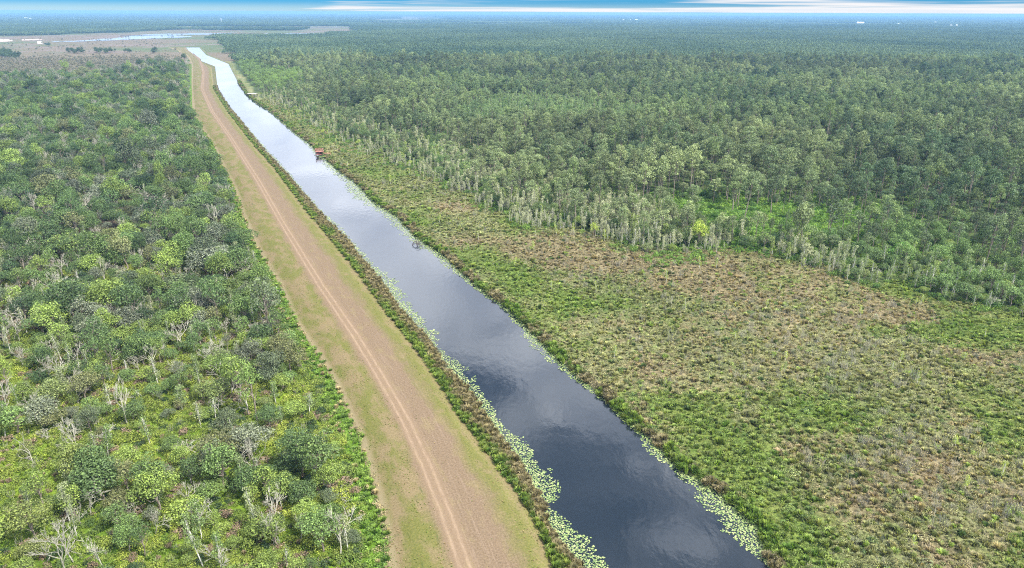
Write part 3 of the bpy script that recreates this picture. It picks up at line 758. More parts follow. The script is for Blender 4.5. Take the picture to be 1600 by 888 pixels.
def individuals(kind, S, nmax, group, hgt, gen_parts=True, extra=None):
    """the nmax plants that show largest become things of their own; returns the rest"""
    n = len(S['x']); top = S['z'] + hgt * S['scl'][:, 2] * .7
    px, py, dep = P(S['x'], S['y'], top)
    size = S['scl'][:, 2] / dep
    inn = (px > 6) & (px < 1594) & (py > 20) & (py < 880)
    size = np.where(inn, size, -1)
    order = np.argsort(-size)[:nmax]; order = order[size[order] > 0]
    words, cat_ = SHAPE_W[kind]
    med = np.median(S['scl'][order, 2]) if len(order) else 1
    for k in order:
        f = FORMS[kind][int(S['i'][k])]; t = S['tint'][k]
        loc = (float(S['x'][k]), float(S['y'][k]), float(S['z'][k])); sc = tuple(float(v) for v in S['scl'][k])
        gx, gy, _ = P(S['x'][k], S['y'][k], .4)
        sw = 'small ' if S['scl'][k, 2] < med * .82 else 'large ' if S['scl'][k, 2] > med * 1.2 else ''
        lab = sw + cname(t, kind) + ' ' + FORM_W[kind][int(S['i'][k])] + ' ' + words + ' ' + place_words(float(gx), float(gy))
        tv = [float(v) for v in t] + [1.0]
        if gen_parts and 'trunk' in f:
            root = bpy.data.objects.new(kind, None); scene.collection.objects.link(root)
            root.empty_display_size = .5
            for nm in (('trunk', 'crown') if kind != 'bare_tree' else ('trunk', 'branches')):
                o = bpy.data.objects.new(nm, f['crown' if nm == 'branches' else nm]); scene.collection.objects.link(o)
                o.parent = root; o['tint'] = tv
        else:
            root = bpy.data.objects.new(kind, f['all']); scene.collection.objects.link(root); root['tint'] = tv
        root.location = loc; root.rotation_euler = tuple(float(v) for v in S['rot'][k]); root.scale = sc
        root['label'] = ' '.join(lab.split()[:16]); root['category'] = cat_; root['group'] = group
    m_ = np.ones(n, bool); m_[order] = False
    return sel(S, m_)

def dleft(px, py, dep): return (LL(py) - px) * dep / FPX          # metres left of the levee edge
def dright(px, py, dep): return (px - RB(py)) * dep / FPX         # metres right of the right bank

# ---- left wood
def wood_tint(x, y, rng, py):
    n = len(x); r = rng.random(n); z1 = fbm(x, y, 22, 201, 3)
    pal = np.array([C(.040, .072, .026), C(.065, .105, .034), C(.090, .138, .040), C(.140, .190, .042), C(.115, .130, .085), C(.085, .108, .058), C(.125, .135, .055)])
    q = np.clip(r * .65 + z1 * .8 - .17 + .08 * ss(py, 420, 760), 0, .999)
    cuts = np.array([.22, .42, .62, .74, .80, .89]); i = np.searchsorted(cuts, q)
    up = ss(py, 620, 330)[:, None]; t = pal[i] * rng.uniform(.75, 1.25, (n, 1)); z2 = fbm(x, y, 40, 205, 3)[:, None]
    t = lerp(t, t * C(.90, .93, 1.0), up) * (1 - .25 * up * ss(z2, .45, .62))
    lime = (1 - up) * ss(fbm(x, y, 16, 207, 2), .5, .62)[:, None] * .6
    return lerp(t, C(.150, .195, .036) * rng.uniform(.8, 1.2, (n, 1)), lime), i
def left_wood():
    x, y, px, py, dep, rng = field(70, 1500, 4.3, 301, xr=(-1400, 60), grow=.0035)
    dl = dleft(px, py, dep)
    open_ = fbm(x, y, 38, 211); thin = ss(py, 470, 700)
    wood = (dl > 5.2 + 2.4 * ss(py, 330, 450)) & (py > WT(px)) & (px < 360 + 2 * 600)
    dens = 1.0 - thin * .30 - ss(open_, .50, .60) * (.15 + .50 * thin)
    keep = wood & (rng.random(len(x)) < dens)
    bareq = rng.random(len(x)) < (.19 + .05 * ss(py, 250, 600) + .25 * ss(WT(px) + 22 - py, 0, 14))
    K = keep & ~bareq; n = K.sum()
    tint, pi = wood_tint(x[K], y[K], rng, py[K])
    idx = rng.randint(0, 8, n)
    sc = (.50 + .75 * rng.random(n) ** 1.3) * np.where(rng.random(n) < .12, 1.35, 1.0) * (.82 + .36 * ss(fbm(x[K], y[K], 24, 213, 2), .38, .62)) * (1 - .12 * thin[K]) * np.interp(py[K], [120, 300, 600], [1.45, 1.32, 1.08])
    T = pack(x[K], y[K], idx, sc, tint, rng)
    # tall dark clump leaning over the levee at its bend
    x2, y2 = G(np.array([330., 345, 352, 318, 335, 300, 150, 165, 255, 232]), np.array([290., 300, 318, 280, 268, 262, 770, 785, 300, 460]), .4)
    d2 = rng.uniform(1.25, 1.5, 10)
    T = join(T, pack(x2, y2, rng.choice([0, 2, 4, 7], 10), d2, np.where(np.arange(10)[:, None] < 6, C(.040, .072, .030), C(.070, .110, .035)) * rng.uniform(.85, 1.2, (10, 1)), rng))
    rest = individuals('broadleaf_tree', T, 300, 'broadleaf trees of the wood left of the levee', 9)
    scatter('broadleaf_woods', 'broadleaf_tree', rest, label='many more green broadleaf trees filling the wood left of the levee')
    B = keep & bareq; n = B.sum()
    tb = pack(x[B], y[B], rng.randint(0, 5, n), rng.uniform(.6, 1.1, n) * np.interp(py[B], [120, 300, 600], [1.6, 1.45, 1.1]), np.ones((n, 3)), rng, .1)
    # slender half-leafed trees mixed in
    x, y, px, py, dep, rng = field(70, 900, 8.0, 305, xr=(-900, 60))
    K = (dleft(px, py, dep) > 6) & (py > WT(px) + 3) & (rng.random(len(x)) < .5); n = K.sum()
    ts = pack(x[K], y[K], rng.randint(0, 5, n), rng.uniform(.6, .95, n), lerp(C(.10, .15, .045), C(.17, .19, .10), rng.random((n, 1))), rng, .06)
    # understorey
    x, y, px, py, dep, rng = field(70, 420, 1.75, 307, xr=(-420, 60))
    dl = dleft(px, py, dep); K = (dl > 4.2) & (rng.random(len(x)) < .80 - .25 * ss(fbm(x, y, 9, 217), .5, .62)); K &= (py > 380); n = K.sum()
    q = fbm(x[K], y[K], 12, 221, 3)[:, None]; rr = rng.random((n, 1))
    t = lerp(C(.050, .090, .020), C(.205, .240, .036), np.clip(q * 1.5 - .35 + rr * .35, 0, 1))
    t = np.where(rr > .90, C(.17, .125, .085), np.where(rr > .82, C(.03, .055, .02), t))
    us = pack(x[K], y[K], rng.randint(0, 5, n), rng.uniform(.45, 1.15, n), t, rng)
    x, y, px, py, dep, rng = field(70, 330, 1.0, 311, xr=(-330, 60), grow=.0015)
    K = (dleft(px, py, dep) > 5) & (py > 430) & (rng.random(len(x)) < .85); n = K.sum(); q = fbm(x[K], y[K], 14, 331, 3)[:, None]
    t = lerp(C(.055, .105, .018), C(.185, .235, .032), np.clip(q * 1.2 - .25 + rng.random((n, 1)) * .4, 0, 1)); t = np.where(rng.random((n, 1)) < .10, C(.16, .13, .08), t)
    scatter('herb_layer', 'low', pack(x[K], y[K], rng.choice([0, 1, 2, 3, 5, 6], n, p=[.26, .26, .2, .1, .1, .08]), rng.uniform(.5, 1.15, n), t, rng), label='bright leafy herbs covering the ground of the left scrub')
    x, y, px, py, dep, rng = field(400, 900, 4.0, 309, xr=(-800, 60))
    K = (dleft(px, py, dep) > 4) & (py > WT(px)); n = K.sum()
    us2 = pack(x[K], y[K], rng.randint(0, 5, n), rng.uniform(.9, 1.7, n), lerp(C(.035, .062, .018), C(.09, .125, .03), rng.random((n, 1))), rng)  # tint kept dark to paint the shade deep between the crowns
    return tb, ts, join(us, us2)
tb, ts, us = left_wood()

# ---- verge of bright herbs between wood and levee; reeds on the banks
def verges():
    out = []
    x, y, px, py, dep, rng = field(70, 700, .95, 401, xr=(-330, 160), grow=.0010)
    dl = dleft(px, py, dep) + (fbm(x, y, 5, 231) - .5) * 3
    K = (dl > -.3) & (dl < 5.0 + 3.2 * ss(py, 330, 450)) & (py > 180); n = K.sum()
    q = fbm(x[K], y[K], 4, 233, 3)[:, None]
    t = lerp(C(.065, .130, .022), C(.150, .215, .035), q) * rng.uniform(.75, 1.2, (n, 1)); far_ = ss(dl[K], .9, .0)[:, None]
    t = lerp(t, C(.24, .20, .11), ss(rng.random((n, 1)) + far_ * .35, .85, .95))
    out.append(pack(x[K], y[K], rng.choice([0, 1, 2, 3, 4], n), rng.uniform(.45, 1.05, n) * (1 + dep[K] / 900), t, rng))
    # left bank reeds between levee shoulder and water
    x, y, px, py, dep, rng = field(70, 1100, .62, 403, xr=(-420, 170), grow=.0016)
    a = (px - RL(py)) * dep / FPX; b = (WL(py) - px) * dep / FPX
    K = (a > -.2) & (b > -.5) & (py > 80); n = K.sum()
    f = np.clip(a[K] / np.maximum(a[K] + b[K], .1), 0, 1)
    q = fbm(x[K], y[K], 3, 241, 3) * .6 + fbm(x[K], y[K], 17, 247, 2) * .6 - .1; br = ss(f + (q - .5) * 1.7 + .05, .20, .60)[:, None]
    t = lerp(lerp(C(.060, .105, .016), C(.130, .165, .028), rng.random((n, 1))), lerp(C(.105, .082, .045), C(.195, .155, .090), rng.random((n, 1))), br * .85)
    z = 1.45 - 1.4 * f
    out.append(pack(x[K], y[K], rng.choice([0, 2, 3, 4, 5], n, p=[.14, .06, .3, .3, .2]), rng.uniform(.55, 1.15, n) * (1 + dep[K] / 900), t, rng, z=z))
    # right bank fringe
    x, y, px, py, dep, rng = field(70, 1100, .8, 405, xr=(-420, 230), grow=.0016)
    a = dright(px, py, dep); K = (a > -.5) & (a < 3.2) & (py > 84); n = K.sum()
    q = fbm(x[K], y[K], 7, 251, 3); br = ss(q, .42, .58)[:, None]
    t = lerp(lerp(C(.060, .110, .016), C(.120, .165, .028), rng.random((n, 1))), lerp(C(.100, .088, .045), C(.185, .160, .088), rng.random((n, 1))), br)
    out.append(pack(x[K], y[K], rng.choice([0, 2, 3, 4, 5], n, p=[.14, .06, .3, .3, .2]), rng.uniform(.6, 1.4, n) * (1 + dep[K] / 900), t, rng, z=.2 + np.clip(a[K], 0, 2) * .1))
    scatter('verge_herbs', 'low', out[0], label='bright green herbs along the foot of the levee')
    scatter('bank_reeds', 'low', join(out[1], out[2]), label='brown and green reeds and rushes along both canal banks')
verges()
def levee_tufts():
    x, y, px, py, dep, rng = field(75, 420, .42, 411, xr=(-330, 160), grow=.0012)
    a = (px - TC(py)) * dep / FPX; fr = np.where(a < 0, a * FPX / dep / (TC(py) - LL(py)), a * FPX / dep / (RL(py) - TC(py)))
    p = np.where(fr < 0, .62 * ss(-fr, .12, .35), .55 * ss(fr, .55, .95) + .03) * ss(fbm(x, y, 4, 315, 3), .40, .58)
    K = (np.abs(fr) < 1.0) & (np.abs(a) > 1.6) & (rng.random(len(x)) < p); n = K.sum(); f = np.abs(fr[K])
    z = np.where(fr[K] < 0, np.interp(f, [0, .55, 1], [2.2, 1.9, .55]), np.interp(f, [0, .8, 1], [2.2, 2.15, 1.5])) - .05
    X_, Y_ = x[K], y[K]
    for k in range(n):
        h_ = LEVEE_BVH.ray_cast(Vector((X_[k], Y_[k], 20)), Vector((0, 0, -1)))
        if h_[0]: z[k] = h_[0].z - .01
    t = lerp(lerp(C(.075, .100, .025), C(.130, .145, .04), rng.random((n, 1))), C(.165, .130, .07), (rng.random((n, 1)) < .4) * 1.0)
    scatter('levee_grass', 'low', pack(x[K], y[K], rng.choice([3, 4], n), rng.uniform(.07, .19, n), t * 1.5, rng, .1, z=z), label='short patchy grass tufts on the levee top and slope')
levee_tufts()

# ---- marsh on the right
def marsh():
    x, y, px, py, dep, rng = field(70, 1000, .62, 501, xr=(-300, 700), grow=.0024)
    a = dright(px, py, dep)
    K = (a > 2.2) & (py > FEN(px, x, y) - 4) & (px > 380); x, y, px, py, dep = [v[K] for v in (x, y, px, py, dep)]; n = len(x)
    jx, jy = x + rng.normal(size=n) * 2.2, y + rng.normal(size=n) * 3.0; jp = P(jx, jy, .4)
    c, g, b = marsh_colour(jx, jy, jp[0], jp[1]); tw = blobs(px, py, TWIG)
    r = rng.random(n); idx = rng.choice([0, 1, 2, 3, 4, 5], n, p=[.24, .18, .12, .22, .14, .10])
    ptw = np.clip(.02 + tw * .15 - g * .08, 0, .4); idx = np.where(r < ptw, rng.choice([6, 7], n), idx)
    idx = np.where((b > .5) & (r > .6), rng.choice([0, 1, 2, 3, 4], n), idx)
    c = c * rng.uniform(.8, 1.25, (n, 1)) + rng.normal(size=(n, 3)) * .005
    c = np.where((rng.random(n) < .04)[:, None], C(.18, .23, .06), c); c = np.where((rng.random(n) < .04)[:, None], C(.055, .085, .025), c)
    scatter('marsh_plants', 'low', pack(x, y, idx, (.38 + .62 * rng.random(n) ** 1.5 + (rng.random(n) < .05) * .5) * (1 + dep / 800) * (1 - .15 * b), c, rng), label='mixed low marsh shrubs and grasses right of the canal')
    # taller bushes and saplings standing out of the marsh
    x, y, px, py, dep, rng = field(70, 900, 6.0, 503, xr=(-300, 700))
    K = (dright(px, py, dep) > 6) & (py > FE(px) + 2) & (px > 400); r = rng.random(len(x)); tw = blobs(px, py, TWIG)
    foot = ss(py - FE(px), 60, 5)
    S1 = K & (r < .04 + .22 * foot + .20 * ss(fbm(x, y, 20, 321, 3), .50, .62)); n = S1.sum()
    sh = pack(x[S1], y[S1], rng.randint(0, 5, n), rng.uniform(.5, 1.0, n), lerp(C(.05, .09, .02), C(.16, .20, .04), rng.random((n, 1))), rng)
    S2 = K & (r > .88 - .10 * foot) & (r < .95); n = S2.sum()
    sa = pack(x[S2], y[S2], rng.choice([0, 2, 4], n), rng.uniform(.28, .6, n), lerp(C(.16, .22, .05), C(.26, .31, .05), rng.random((n, 1))), rng)
    S3 = K & (r > .15) & (r < .158 + .06 * np.clip(tw, 0, 1)); n = S3.sum()
    ba = pack(x[S3], y[S3], np.full(n, 4), rng.uniform(.25, .5, n), np.ones((n, 3)), rng, .12)
    ba['scl'][:, 2] *= rng.uniform(1, 1.7, n); ba['scl'][:, :2] *= .7
    return sh, sa, ba
sh_m, sa_m, ba_m = marsh()

# ---- right forest
YELLOW = [(1090, 372, 16, 0), (928, 358, 12, 0), (1320, 372, 10, 0), (560, 215, 8, 0), (600, 215, 7, 0), (640, 248, 7, 0), (505, 198, 7, 0), (1405, 400, 12, 1)]
def right_forest():
    x, y, px, py, dep, rng = field(150, 1500, 6.2, 601, xr=(-700, 1400))
    e = FEN(px, x, y) - py; n = len(x)
    inf = (e > 8) & (dright(px, py, dep) > 12) & (px > 350 + (py - 90) * .4)
    pal_patch = blobs(px, py, [(1130, 345, 90, 30, 1), (1280, 352, 110, 32, 1), (1060, 335, 50, 20, .8)]) > .62
    young = blobs(px, py, [(830, 180, 80, 22, 1), (950, 190, 90, 18, .9), (760, 190, 50, 16, .8)]) > .5
    lightg = blobs(px, py, [(430, 128, 46, 16, 1), (475, 120, 40, 10, .8), (390, 100, 20, 12, .8), (840, 95, 50, 6, .6), (1560, 112, 40, 7, .8)])
    near_edge = ss(e, 70, 10)
    r = rng.random(n)
    gap = fbm(x, y, 55, 311, 4); se = ss(px, 1300, 1400) * (e < 130)
    pine_ = inf & (~pal_patch | (r < .12)) & (~young | (r < .08)) & (r < .93 - near_edge * .55 - np.clip(lightg, 0, .8) - .55 * ss(gap, .56, .63) - .5 * se)
    n1 = pine_.sum(); q = (fbm(x[pine_], y[pine_], 95, 261, 3) * 1.7 - .35)[:, None]; rr = rng.random((n1, 1))
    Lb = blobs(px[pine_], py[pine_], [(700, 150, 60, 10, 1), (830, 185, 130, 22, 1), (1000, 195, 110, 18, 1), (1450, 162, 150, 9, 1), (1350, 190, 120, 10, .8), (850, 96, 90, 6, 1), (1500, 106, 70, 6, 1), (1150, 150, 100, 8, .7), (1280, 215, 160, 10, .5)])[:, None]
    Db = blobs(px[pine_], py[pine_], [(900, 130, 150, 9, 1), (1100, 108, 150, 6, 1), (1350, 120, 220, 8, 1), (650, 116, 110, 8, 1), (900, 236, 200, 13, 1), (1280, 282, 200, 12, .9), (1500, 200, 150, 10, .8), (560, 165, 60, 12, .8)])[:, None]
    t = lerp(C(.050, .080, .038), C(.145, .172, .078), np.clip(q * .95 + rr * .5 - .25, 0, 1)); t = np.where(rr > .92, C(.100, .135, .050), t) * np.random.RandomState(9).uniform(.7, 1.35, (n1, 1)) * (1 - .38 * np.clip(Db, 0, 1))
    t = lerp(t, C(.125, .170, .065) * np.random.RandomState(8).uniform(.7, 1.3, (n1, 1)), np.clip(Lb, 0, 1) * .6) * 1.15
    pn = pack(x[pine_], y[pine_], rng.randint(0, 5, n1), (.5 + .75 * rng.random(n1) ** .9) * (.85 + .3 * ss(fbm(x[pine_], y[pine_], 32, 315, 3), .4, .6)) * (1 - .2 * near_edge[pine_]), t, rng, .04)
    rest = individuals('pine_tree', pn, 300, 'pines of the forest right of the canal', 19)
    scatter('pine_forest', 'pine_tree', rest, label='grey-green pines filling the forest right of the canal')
    # broadleaves between the pines and in front of them
    bl = inf & ~pine_ & ~pal_patch & (rng.random(n) < .85); n2 = bl.sum(); lg = np.clip(lightg[bl], 0, 1)[:, None]
    t = lerp(C(.060, .105, .030), C(.120, .165, .060), rng.random((n2, 1))); t = lerp(t, C(.135, .195, .045), lg * .8) * rng.uniform(.7, 1.3, (n2, 1))
    t = lerp(t, C(.105, .165, .05) * rng.uniform(.7, 1.3, (n2, 1)), (se[bl] * .7)[:, None])
    b_ = pack(x[bl], y[bl], rng.randint(0, 8, n2), rng.uniform(.7, 1.25, n2), t, rng)
    scatter('mixed_forest', 'broadleaf_tree', b_, label='green broadleaf trees between the pines right of the canal')
    yg = inf & young; n3 = yg.sum(); 
    # pale slender trees along the foot of the forest
    x, y, px, py, dep, rng = field(130, 900, 2.9, 603, xr=(-420, 900))
    e = FEN(px, x, y) - py; n = len(x); pal2 = (px > 1040) & (px < 1390)
    wid = np.interp(px, [400, 600, 800, 1000, 1100, 1350, 1450, 1600], [26, 36, 56, 52, 24, 20, 36, 70]) * (.45 + 1.1 * fbm(x, y, 20, 405, 2))
    K = (e > -6) & (e < wid) & (dright(px, py, dep) > 10) & (rng.random(n) < np.interp(px, [400, 620, 700, 1040, 1080, 1400, 1600], [.10, .30, .62, .66, .4, .32, .25]) * np.clip(.6 + 1.2 * ss(fbm(x, y, 14, 403, 2), .42, .60), 0, 1.5)); n4 = K.sum(); rr = rng.random((n4, 1)); rt = ss(px[K], 1200, 1500)[:, None]
    t = lerp(lerp(C(.15, .17, .085), C(.29, .30, .19), rr), lerp(C(.075, .135, .03), C(.16, .21, .085), rr), rt * .9)
    t = lerp(t, C(.15, .20, .04), (rng.random((n4, 1)) < .15) * .8)
    s1 = pack(x[K], y[K], rng.randint(0, 5, n4), rng.uniform(.65, 1.15, n4) * (.62 + .38 * ss(e[K], -6, 20)), t, rng, .05)
    K2 = (e > -4) & (e < wid * 1.25) & (dright(px, py, dep) > 9) & ~K & (rng.random(n) < .16); m2 = K2.sum()
    tt = lerp(C(.085, .115, .045), C(.175, .205, .085), rng.random((m2, 1))); tt = lerp(tt, C(.16, .21, .045), (rng.random((m2, 1)) < .45) * .8)
    scatter('forest_foot_trees', 'broadleaf_tree', pack(x[K2], y[K2], rng.randint(0, 8, m2), rng.uniform(.45, .85, m2) * (.8 + .2 * ss(e[K2], 0, 25)), tt, rng), label='small pale green leafy trees along the forest foot')
    B = K & (rng.random(n) < .20); n5 = B.sum(); ba = pack(x[B] + 1.2, y[B], rng.randint(0, 5, n5), rng.uniform(.5, .8, n5), np.ones((n5, 3)), rng, .06)
    # the young plantation: small spiky trees
    x, y, px, py, dep, rng = field(300, 1300, 3.6, 605, xr=(-200, 700), grow=.001)
    K = blobs(px, py, [(830, 180, 80, 22, 1), (950, 190, 90, 18, .9), (760, 190, 50, 16, .8)]) > .45; K &= rng.random(len(x)) < .9; n6 = K.sum()
    yp = pack(x[K], y[K], rng.choice([1, 3], n6), rng.uniform(.85, 1.25, n6), lerp(C(.09, .15, .05), C(.15, .20, .08), rng.random((n6, 1))), rng, .04)
    # palmettos
    x, y, px, py, dep, rng = field(150, 620, 1.9, 607, xr=(-60, 500))
    pz = blobs(px, py, [(1130, 350, 90, 30, 1), (1280, 355, 110, 32, 1), (1060, 335, 50, 20, .8), (960, 335, 60, 14, .6)])
    K = (FE(px) - py > -4) & (rng.random(len(x)) < np.clip(pz * 1.4, .0, .95)) & (px > 700); n7 = K.sum()
    pm = pack(x[K], y[K], rng.randint(0, 3, n7), rng.uniform(.9, 1.7, n7), lerp(C(.055, .125, .018), C(.135, .215, .03), rng.random((n7, 1))), rng)
    # small palmetto group in the clearing, around (1025, 405)
    xs, ys = G(rng.normal(1045, 28, 34), rng.normal(408, 6, 34), .4)
    pm2 = pack(xs, ys, rng.randint(0, 3, 34), rng.uniform(.9, 1.5, 34), np.tile(C(.085, .150, .02), (34, 1)), rng)
    # shrubs at the foot and under the trees
    x, y, px, py, dep, rng = field(140, 800, 3.0, 609, xr=(-300, 800))
    e = FEN(px, x, y) - py; K = (e > -12) & (e < 90) & (dright(px, py, dep) > 6) & (rng.random(len(x)) < .55 - .3 * (e < 0)); n8 = K.sum()
    g_ = lerp(C(.045, .095, .016), C(.120, .190, .028), rng.random((n8, 1)))
    us_ = pack(x[K], y[K], rng.randint(0, 5, n8), rng.uniform(.7, 1.5, n8), g_, rng)
    return s1, ba, yp, join(pm, pm2), us_
s1, ba_f, yp, pm, us_f = right_forest()
# the single bright trees that catch the eye
yy = np.array([v[:3] for v in YELLOW], float); x_, y_ = G(yy[:, 0], yy[:, 1] + 14, .4); rngY = np.random.RandomState(5)
yt = pack(x_, y_, np.array([0, 3, 3, 3, 3, 3, 3, 4]), yy[:, 2] / 16 * np.array([1.35, 1.15, 1.2, 1.5, 1.5, 1.5, 1.5, 1.9]), np.tile(C(.24, .30, .05), (len(yy), 1)), rngY, .02)
yt['tint'][-1] = C(.07, .15, .02)
individuals('broadleaf_tree', yt, 20, 'bright yellow-green trees standing at the forest foot', 9)

rest = individuals('slender_tree', join(ts, s1), 280, 'slender pale-trunked trees', 9); scatter('slender_tree_stand', 'slender_tree', join(rest, yp), label='stand of slender pale trees along the forest foot')
rest = individuals('slender_tree', sa_m, 20, 'yellow-green saplings in the marsh', 9); scatter('marsh_saplings', 'slender_tree', rest, label='yellow-green saplings scattered over the marsh')
rest = individuals('bare_tree', join(tb, ba_m, ba_f), 300, 'dead leafless trees', 8); scatter('dead_tree_stand', 'bare_tree', rest, label='more grey leafless trees among the green')
rest = individuals('shrub', join(us, sh_m, us_f), 300, 'rounded shrubs of the scrub', 1.6); scatter('undergrowth', 'shrub', rest, label='green undergrowth shrubs beneath the trees')
rest = individuals('palmetto', pm, 120, 'palmettos at the forest foot', 1.2); scatter('palmetto_thicket', 'palmetto', rest, label='bright green palmetto thicket at the forest foot')

# ---- far canopy
def far_canopy():
    Ss = []
    for (y0, y1, sp, seed) in ((1300, 6500, 50., 701), (6500, 26000, 210., 703)):
        x, y, px, py, dep, rng = field(y0, y1, sp, seed, wide=.9)
        K = far_woods(x, y, px, py) & (py > 18)
        K &= ~((px < 352 + (py - 62) * .5) & (py > 62)) & (y > 1455)
        n = K.sum(); q = fbm(x[K], y[K], 260, 271, 3)[:, None]; rr = rng.random((n, 1))
        t = lerp(C(.042, .070, .036), C(.085, .118, .055), np.clip(q * 1.5 - .4 + rr * .2, 0, 1))
        S = pack(x[K], y[K], rng.randint(0, 4, n), np.full(n, sp / 52.), t, rng, 0, thick=0)
        S['scl'][:, 2] = rng.uniform(.85, 1.1, n) * 1.2; S['rot'][:, 2] = rng.randint(0, 4, n) * math.pi / 2
        Ss.append(S)
    scatter('distant_forest', 'canopy', join(*Ss), label='distant blue-green forest running to the horizon')
    x, y, px, py, dep, rng = field(900, 3600, 5., 707, wide=.9, xr=(-3000, 0), grow=.002)
    K = (py < WT(px) + 2) & (px < 285) & (py > 55); sc_ = ss(py, 86, 98)
    K &= rng.random(len(x)) < (.03 + .95 * sc_) * ss(fbm(x, y, 90, 281) + .25 * sc_, .34, .5); n = K.sum()
    S = pack(x[K], y[K], rng.randint(0, 8, n), rng.uniform(.5, .9, n), lerp(C(.085, .090, .055), C(.19, .175, .135), rng.random((n, 1))), rng)
    x, y, px, py, dep, rng = field(1150, 4200, 11., 705, wide=.9, xr=(-4000, 200))
    isl = blobs(px, py, [(120, 83, 16, 2.0, 1), (165, 82.5, 18, 2.2, 1), (8, 86, 14, 6, 1), (22, 91, 12, 3, 1), (75, 73, 6, 1, .7), (200, 83, 12, 1.4, .6), (240, 83, 12, 2, .6)])
    K = (py < WT(px)) & (px < 300) & (isl * (.6 + .8 * fbm(x, y, 40, 283)) > .5) & (py > 60); n = K.sum()
    S = join(S, pack(x[K], y[K], rng.randint(0, 3, n), rng.uniform(.9, 1.7, n), lerp(C(.03, .055, .025), C(.06, .09, .035), rng.random((n, 1))), rng))
    scatter('savanna_scrub', 'broadleaf_tree', S, label='greyish scrub at the edge of the far savanna')
far_canopy()

# ---- lily pads
def lilies():
    a = np.linspace(.25, 2 * math.pi - .25, 9); V = np.concatenate([[[0, 0, 0]], np.stack([np.cos(a), np.sin(a), 0 * a + .03], 1)])
    F = np.array([[0, i, i + 1] for i in range(1, 9)])
    me = mesh_from('pad', V, [F], [M_PAD], attrs={'lv': ('FLOAT', 'FACE', np.full(8, .5, np.float32))})
    FORMS['lily'] = [{'all': me, 'crown': me}]
    x, y, px, py, dep, rng = field(78, 900, .22, 801, xr=(-330, 130), grow=.0011)
    inL = (px - WL(py)) / np.maximum(LWID(py) * 1.2, 1); inR = (RB(py) - px) / np.maximum(RWID(py), 1)
    n1 = fbm(x, y, 3.5, 291, 4); n2 = fbm(x, y, 1.2, 293, 2)
    def m_(f): return (f > -.12) & (rng.random(len(x)) < .99 - .45 * np.clip(f, 0, 1)) & (f + (n1 - .5) * 1.2 + (n2 - .5) * .5 < .92)
    K = (m_(inL) & (px > WL(py) - 3) | m_(inR) & (px < RB(py) + 2)) & (px > WL(py) - 3) & (px < RB(py) + 2) & (py > 90)
    n = K.sum(); t = lerp(C(.19, .28, .065), C(.42, .46, .19), rng.random((n, 1)))
    t = lerp(t, C(.14, .24, .06), (rng.random((n, 1)) < .25) * .8)
    S = pack(x[K], y[K], np.zeros(n, int), rng.uniform(.18, .42, n) * (1 + dep[K] / 260) * .37, t, rng, .10, z=.05 + rng.random(n) * .04, thick=0)
    scatter('lily_pads', 'lily', S, label='pale green lily pads floating along both canal edges')
M_PAD = leaf_mat('lily_pad', .0, .2, .4, .85)
lilies()

# ---- built things
def flat_mat(name, c, rough=.7, var=.15):
    mt, t, out = new_mat(name); g = N(t, 'ShaderNodeNewGeometry')
    cc = mixc(t, smooth(t, noise(t, g.outputs[0], 1.7, 4), .35, .65), tuple(v * (1 - var) for v in c), tuple(min(1, v * (1 + var)) for v in c))
    principled(t, out, cc, rough, .3); return mt
M_RED = flat_mat('red_stained_wood', (.30, .10, .065)); M_REDL = flat_mat('weathered_red_boards', (.42, .20, .14)); M_DARKW = flat_mat('dark_wood', (.06, .05, .045))
M_ROOFP = flat_mat('pale_metal_roof', (.70, .62, .62), .5); M_WHITE = flat_mat('white_paint', (.80, .80, .78)); M_ROOFG = flat_mat('grey_roof', (.45, .46, .48))
BOXF = np.array([[0, 3, 2, 1], [4, 5, 6, 7], [0, 1, 5, 4], [1, 2, 6, 5], [2, 3, 7, 6], [3, 0, 4, 7]])
def box(x0, x1, y0, y1, z0, z1):
    return np.array([(x0, y0, z0), (x1, y0, z0), (x1, y1, z0), (x0, y1, z0), (x0, y0, z1), (x1, y0, z1), (x1, y1, z1), (x0, y1, z1)], float), BOXF
def piece(name, mat, parent, *bs):
    V, F = cat(*bs); return link(name, mesh_from(name, V, [F], [mat]), parent)
def root(name, loc, rz, label, cat_, group=None):
    o = bpy.data.objects.new(name, None); scene.collection.objects.link(o); o.location = loc; o.rotation_euler = (0, 0, rz)
    o['label'] = label; o['category'] = cat_
    if group: o['group'] = group
    return o
# red boathouse, with its upper deck and walkway
gx, gy = G(499.5, 243, 0.)
bh = root('boathouse', (float(gx), float(gy), 0), R(8), 'red wooden boathouse with upper deck standing on posts at the canal edge', 'boathouse')
for i in range(3):
    for j in range(2): piece('post', M_DARKW, bh, box(-3.1 + i * 3, -2.85 + i * 3, -2.2 + j * 5, -1.95 + j * 5, -1, 5.4))
for k in range(8): piece('deck_board', M_REDL, bh, box(-3.2 + k * .8, -2.46 + k * .8, -2.4, 3.3, .95, 1.05))
piece('back_wall', M_RED, bh, box(-3.0, 3.0, 2.9, 3.05, 1.06, 3.4)); piece('side_wall', M_RED, bh, box(2.95, 3.1, -1.9, 2.89, 1.06, 3.4))
for k in range(8): piece('roof_board', M_REDL, bh, box(-3.3 + k * .84, -2.52 + k * .84, -2.6, 3.4, 3.55, 3.66))
piece('railing', M_RED, bh, box(-3.3, 3.4, -2.6, -2.5, 4.5, 4.62), box(-3.3, 3.4, 3.3, 3.4, 4.5, 4.62), box(-3.3, -3.2, -2.49, 3.29, 4.5, 4.62),
      *[box(-3.3 + q * 1.1, -3.22 + q * 1.1, -2.6, -2.5, 3.67, 4.49) for q in range(7)])
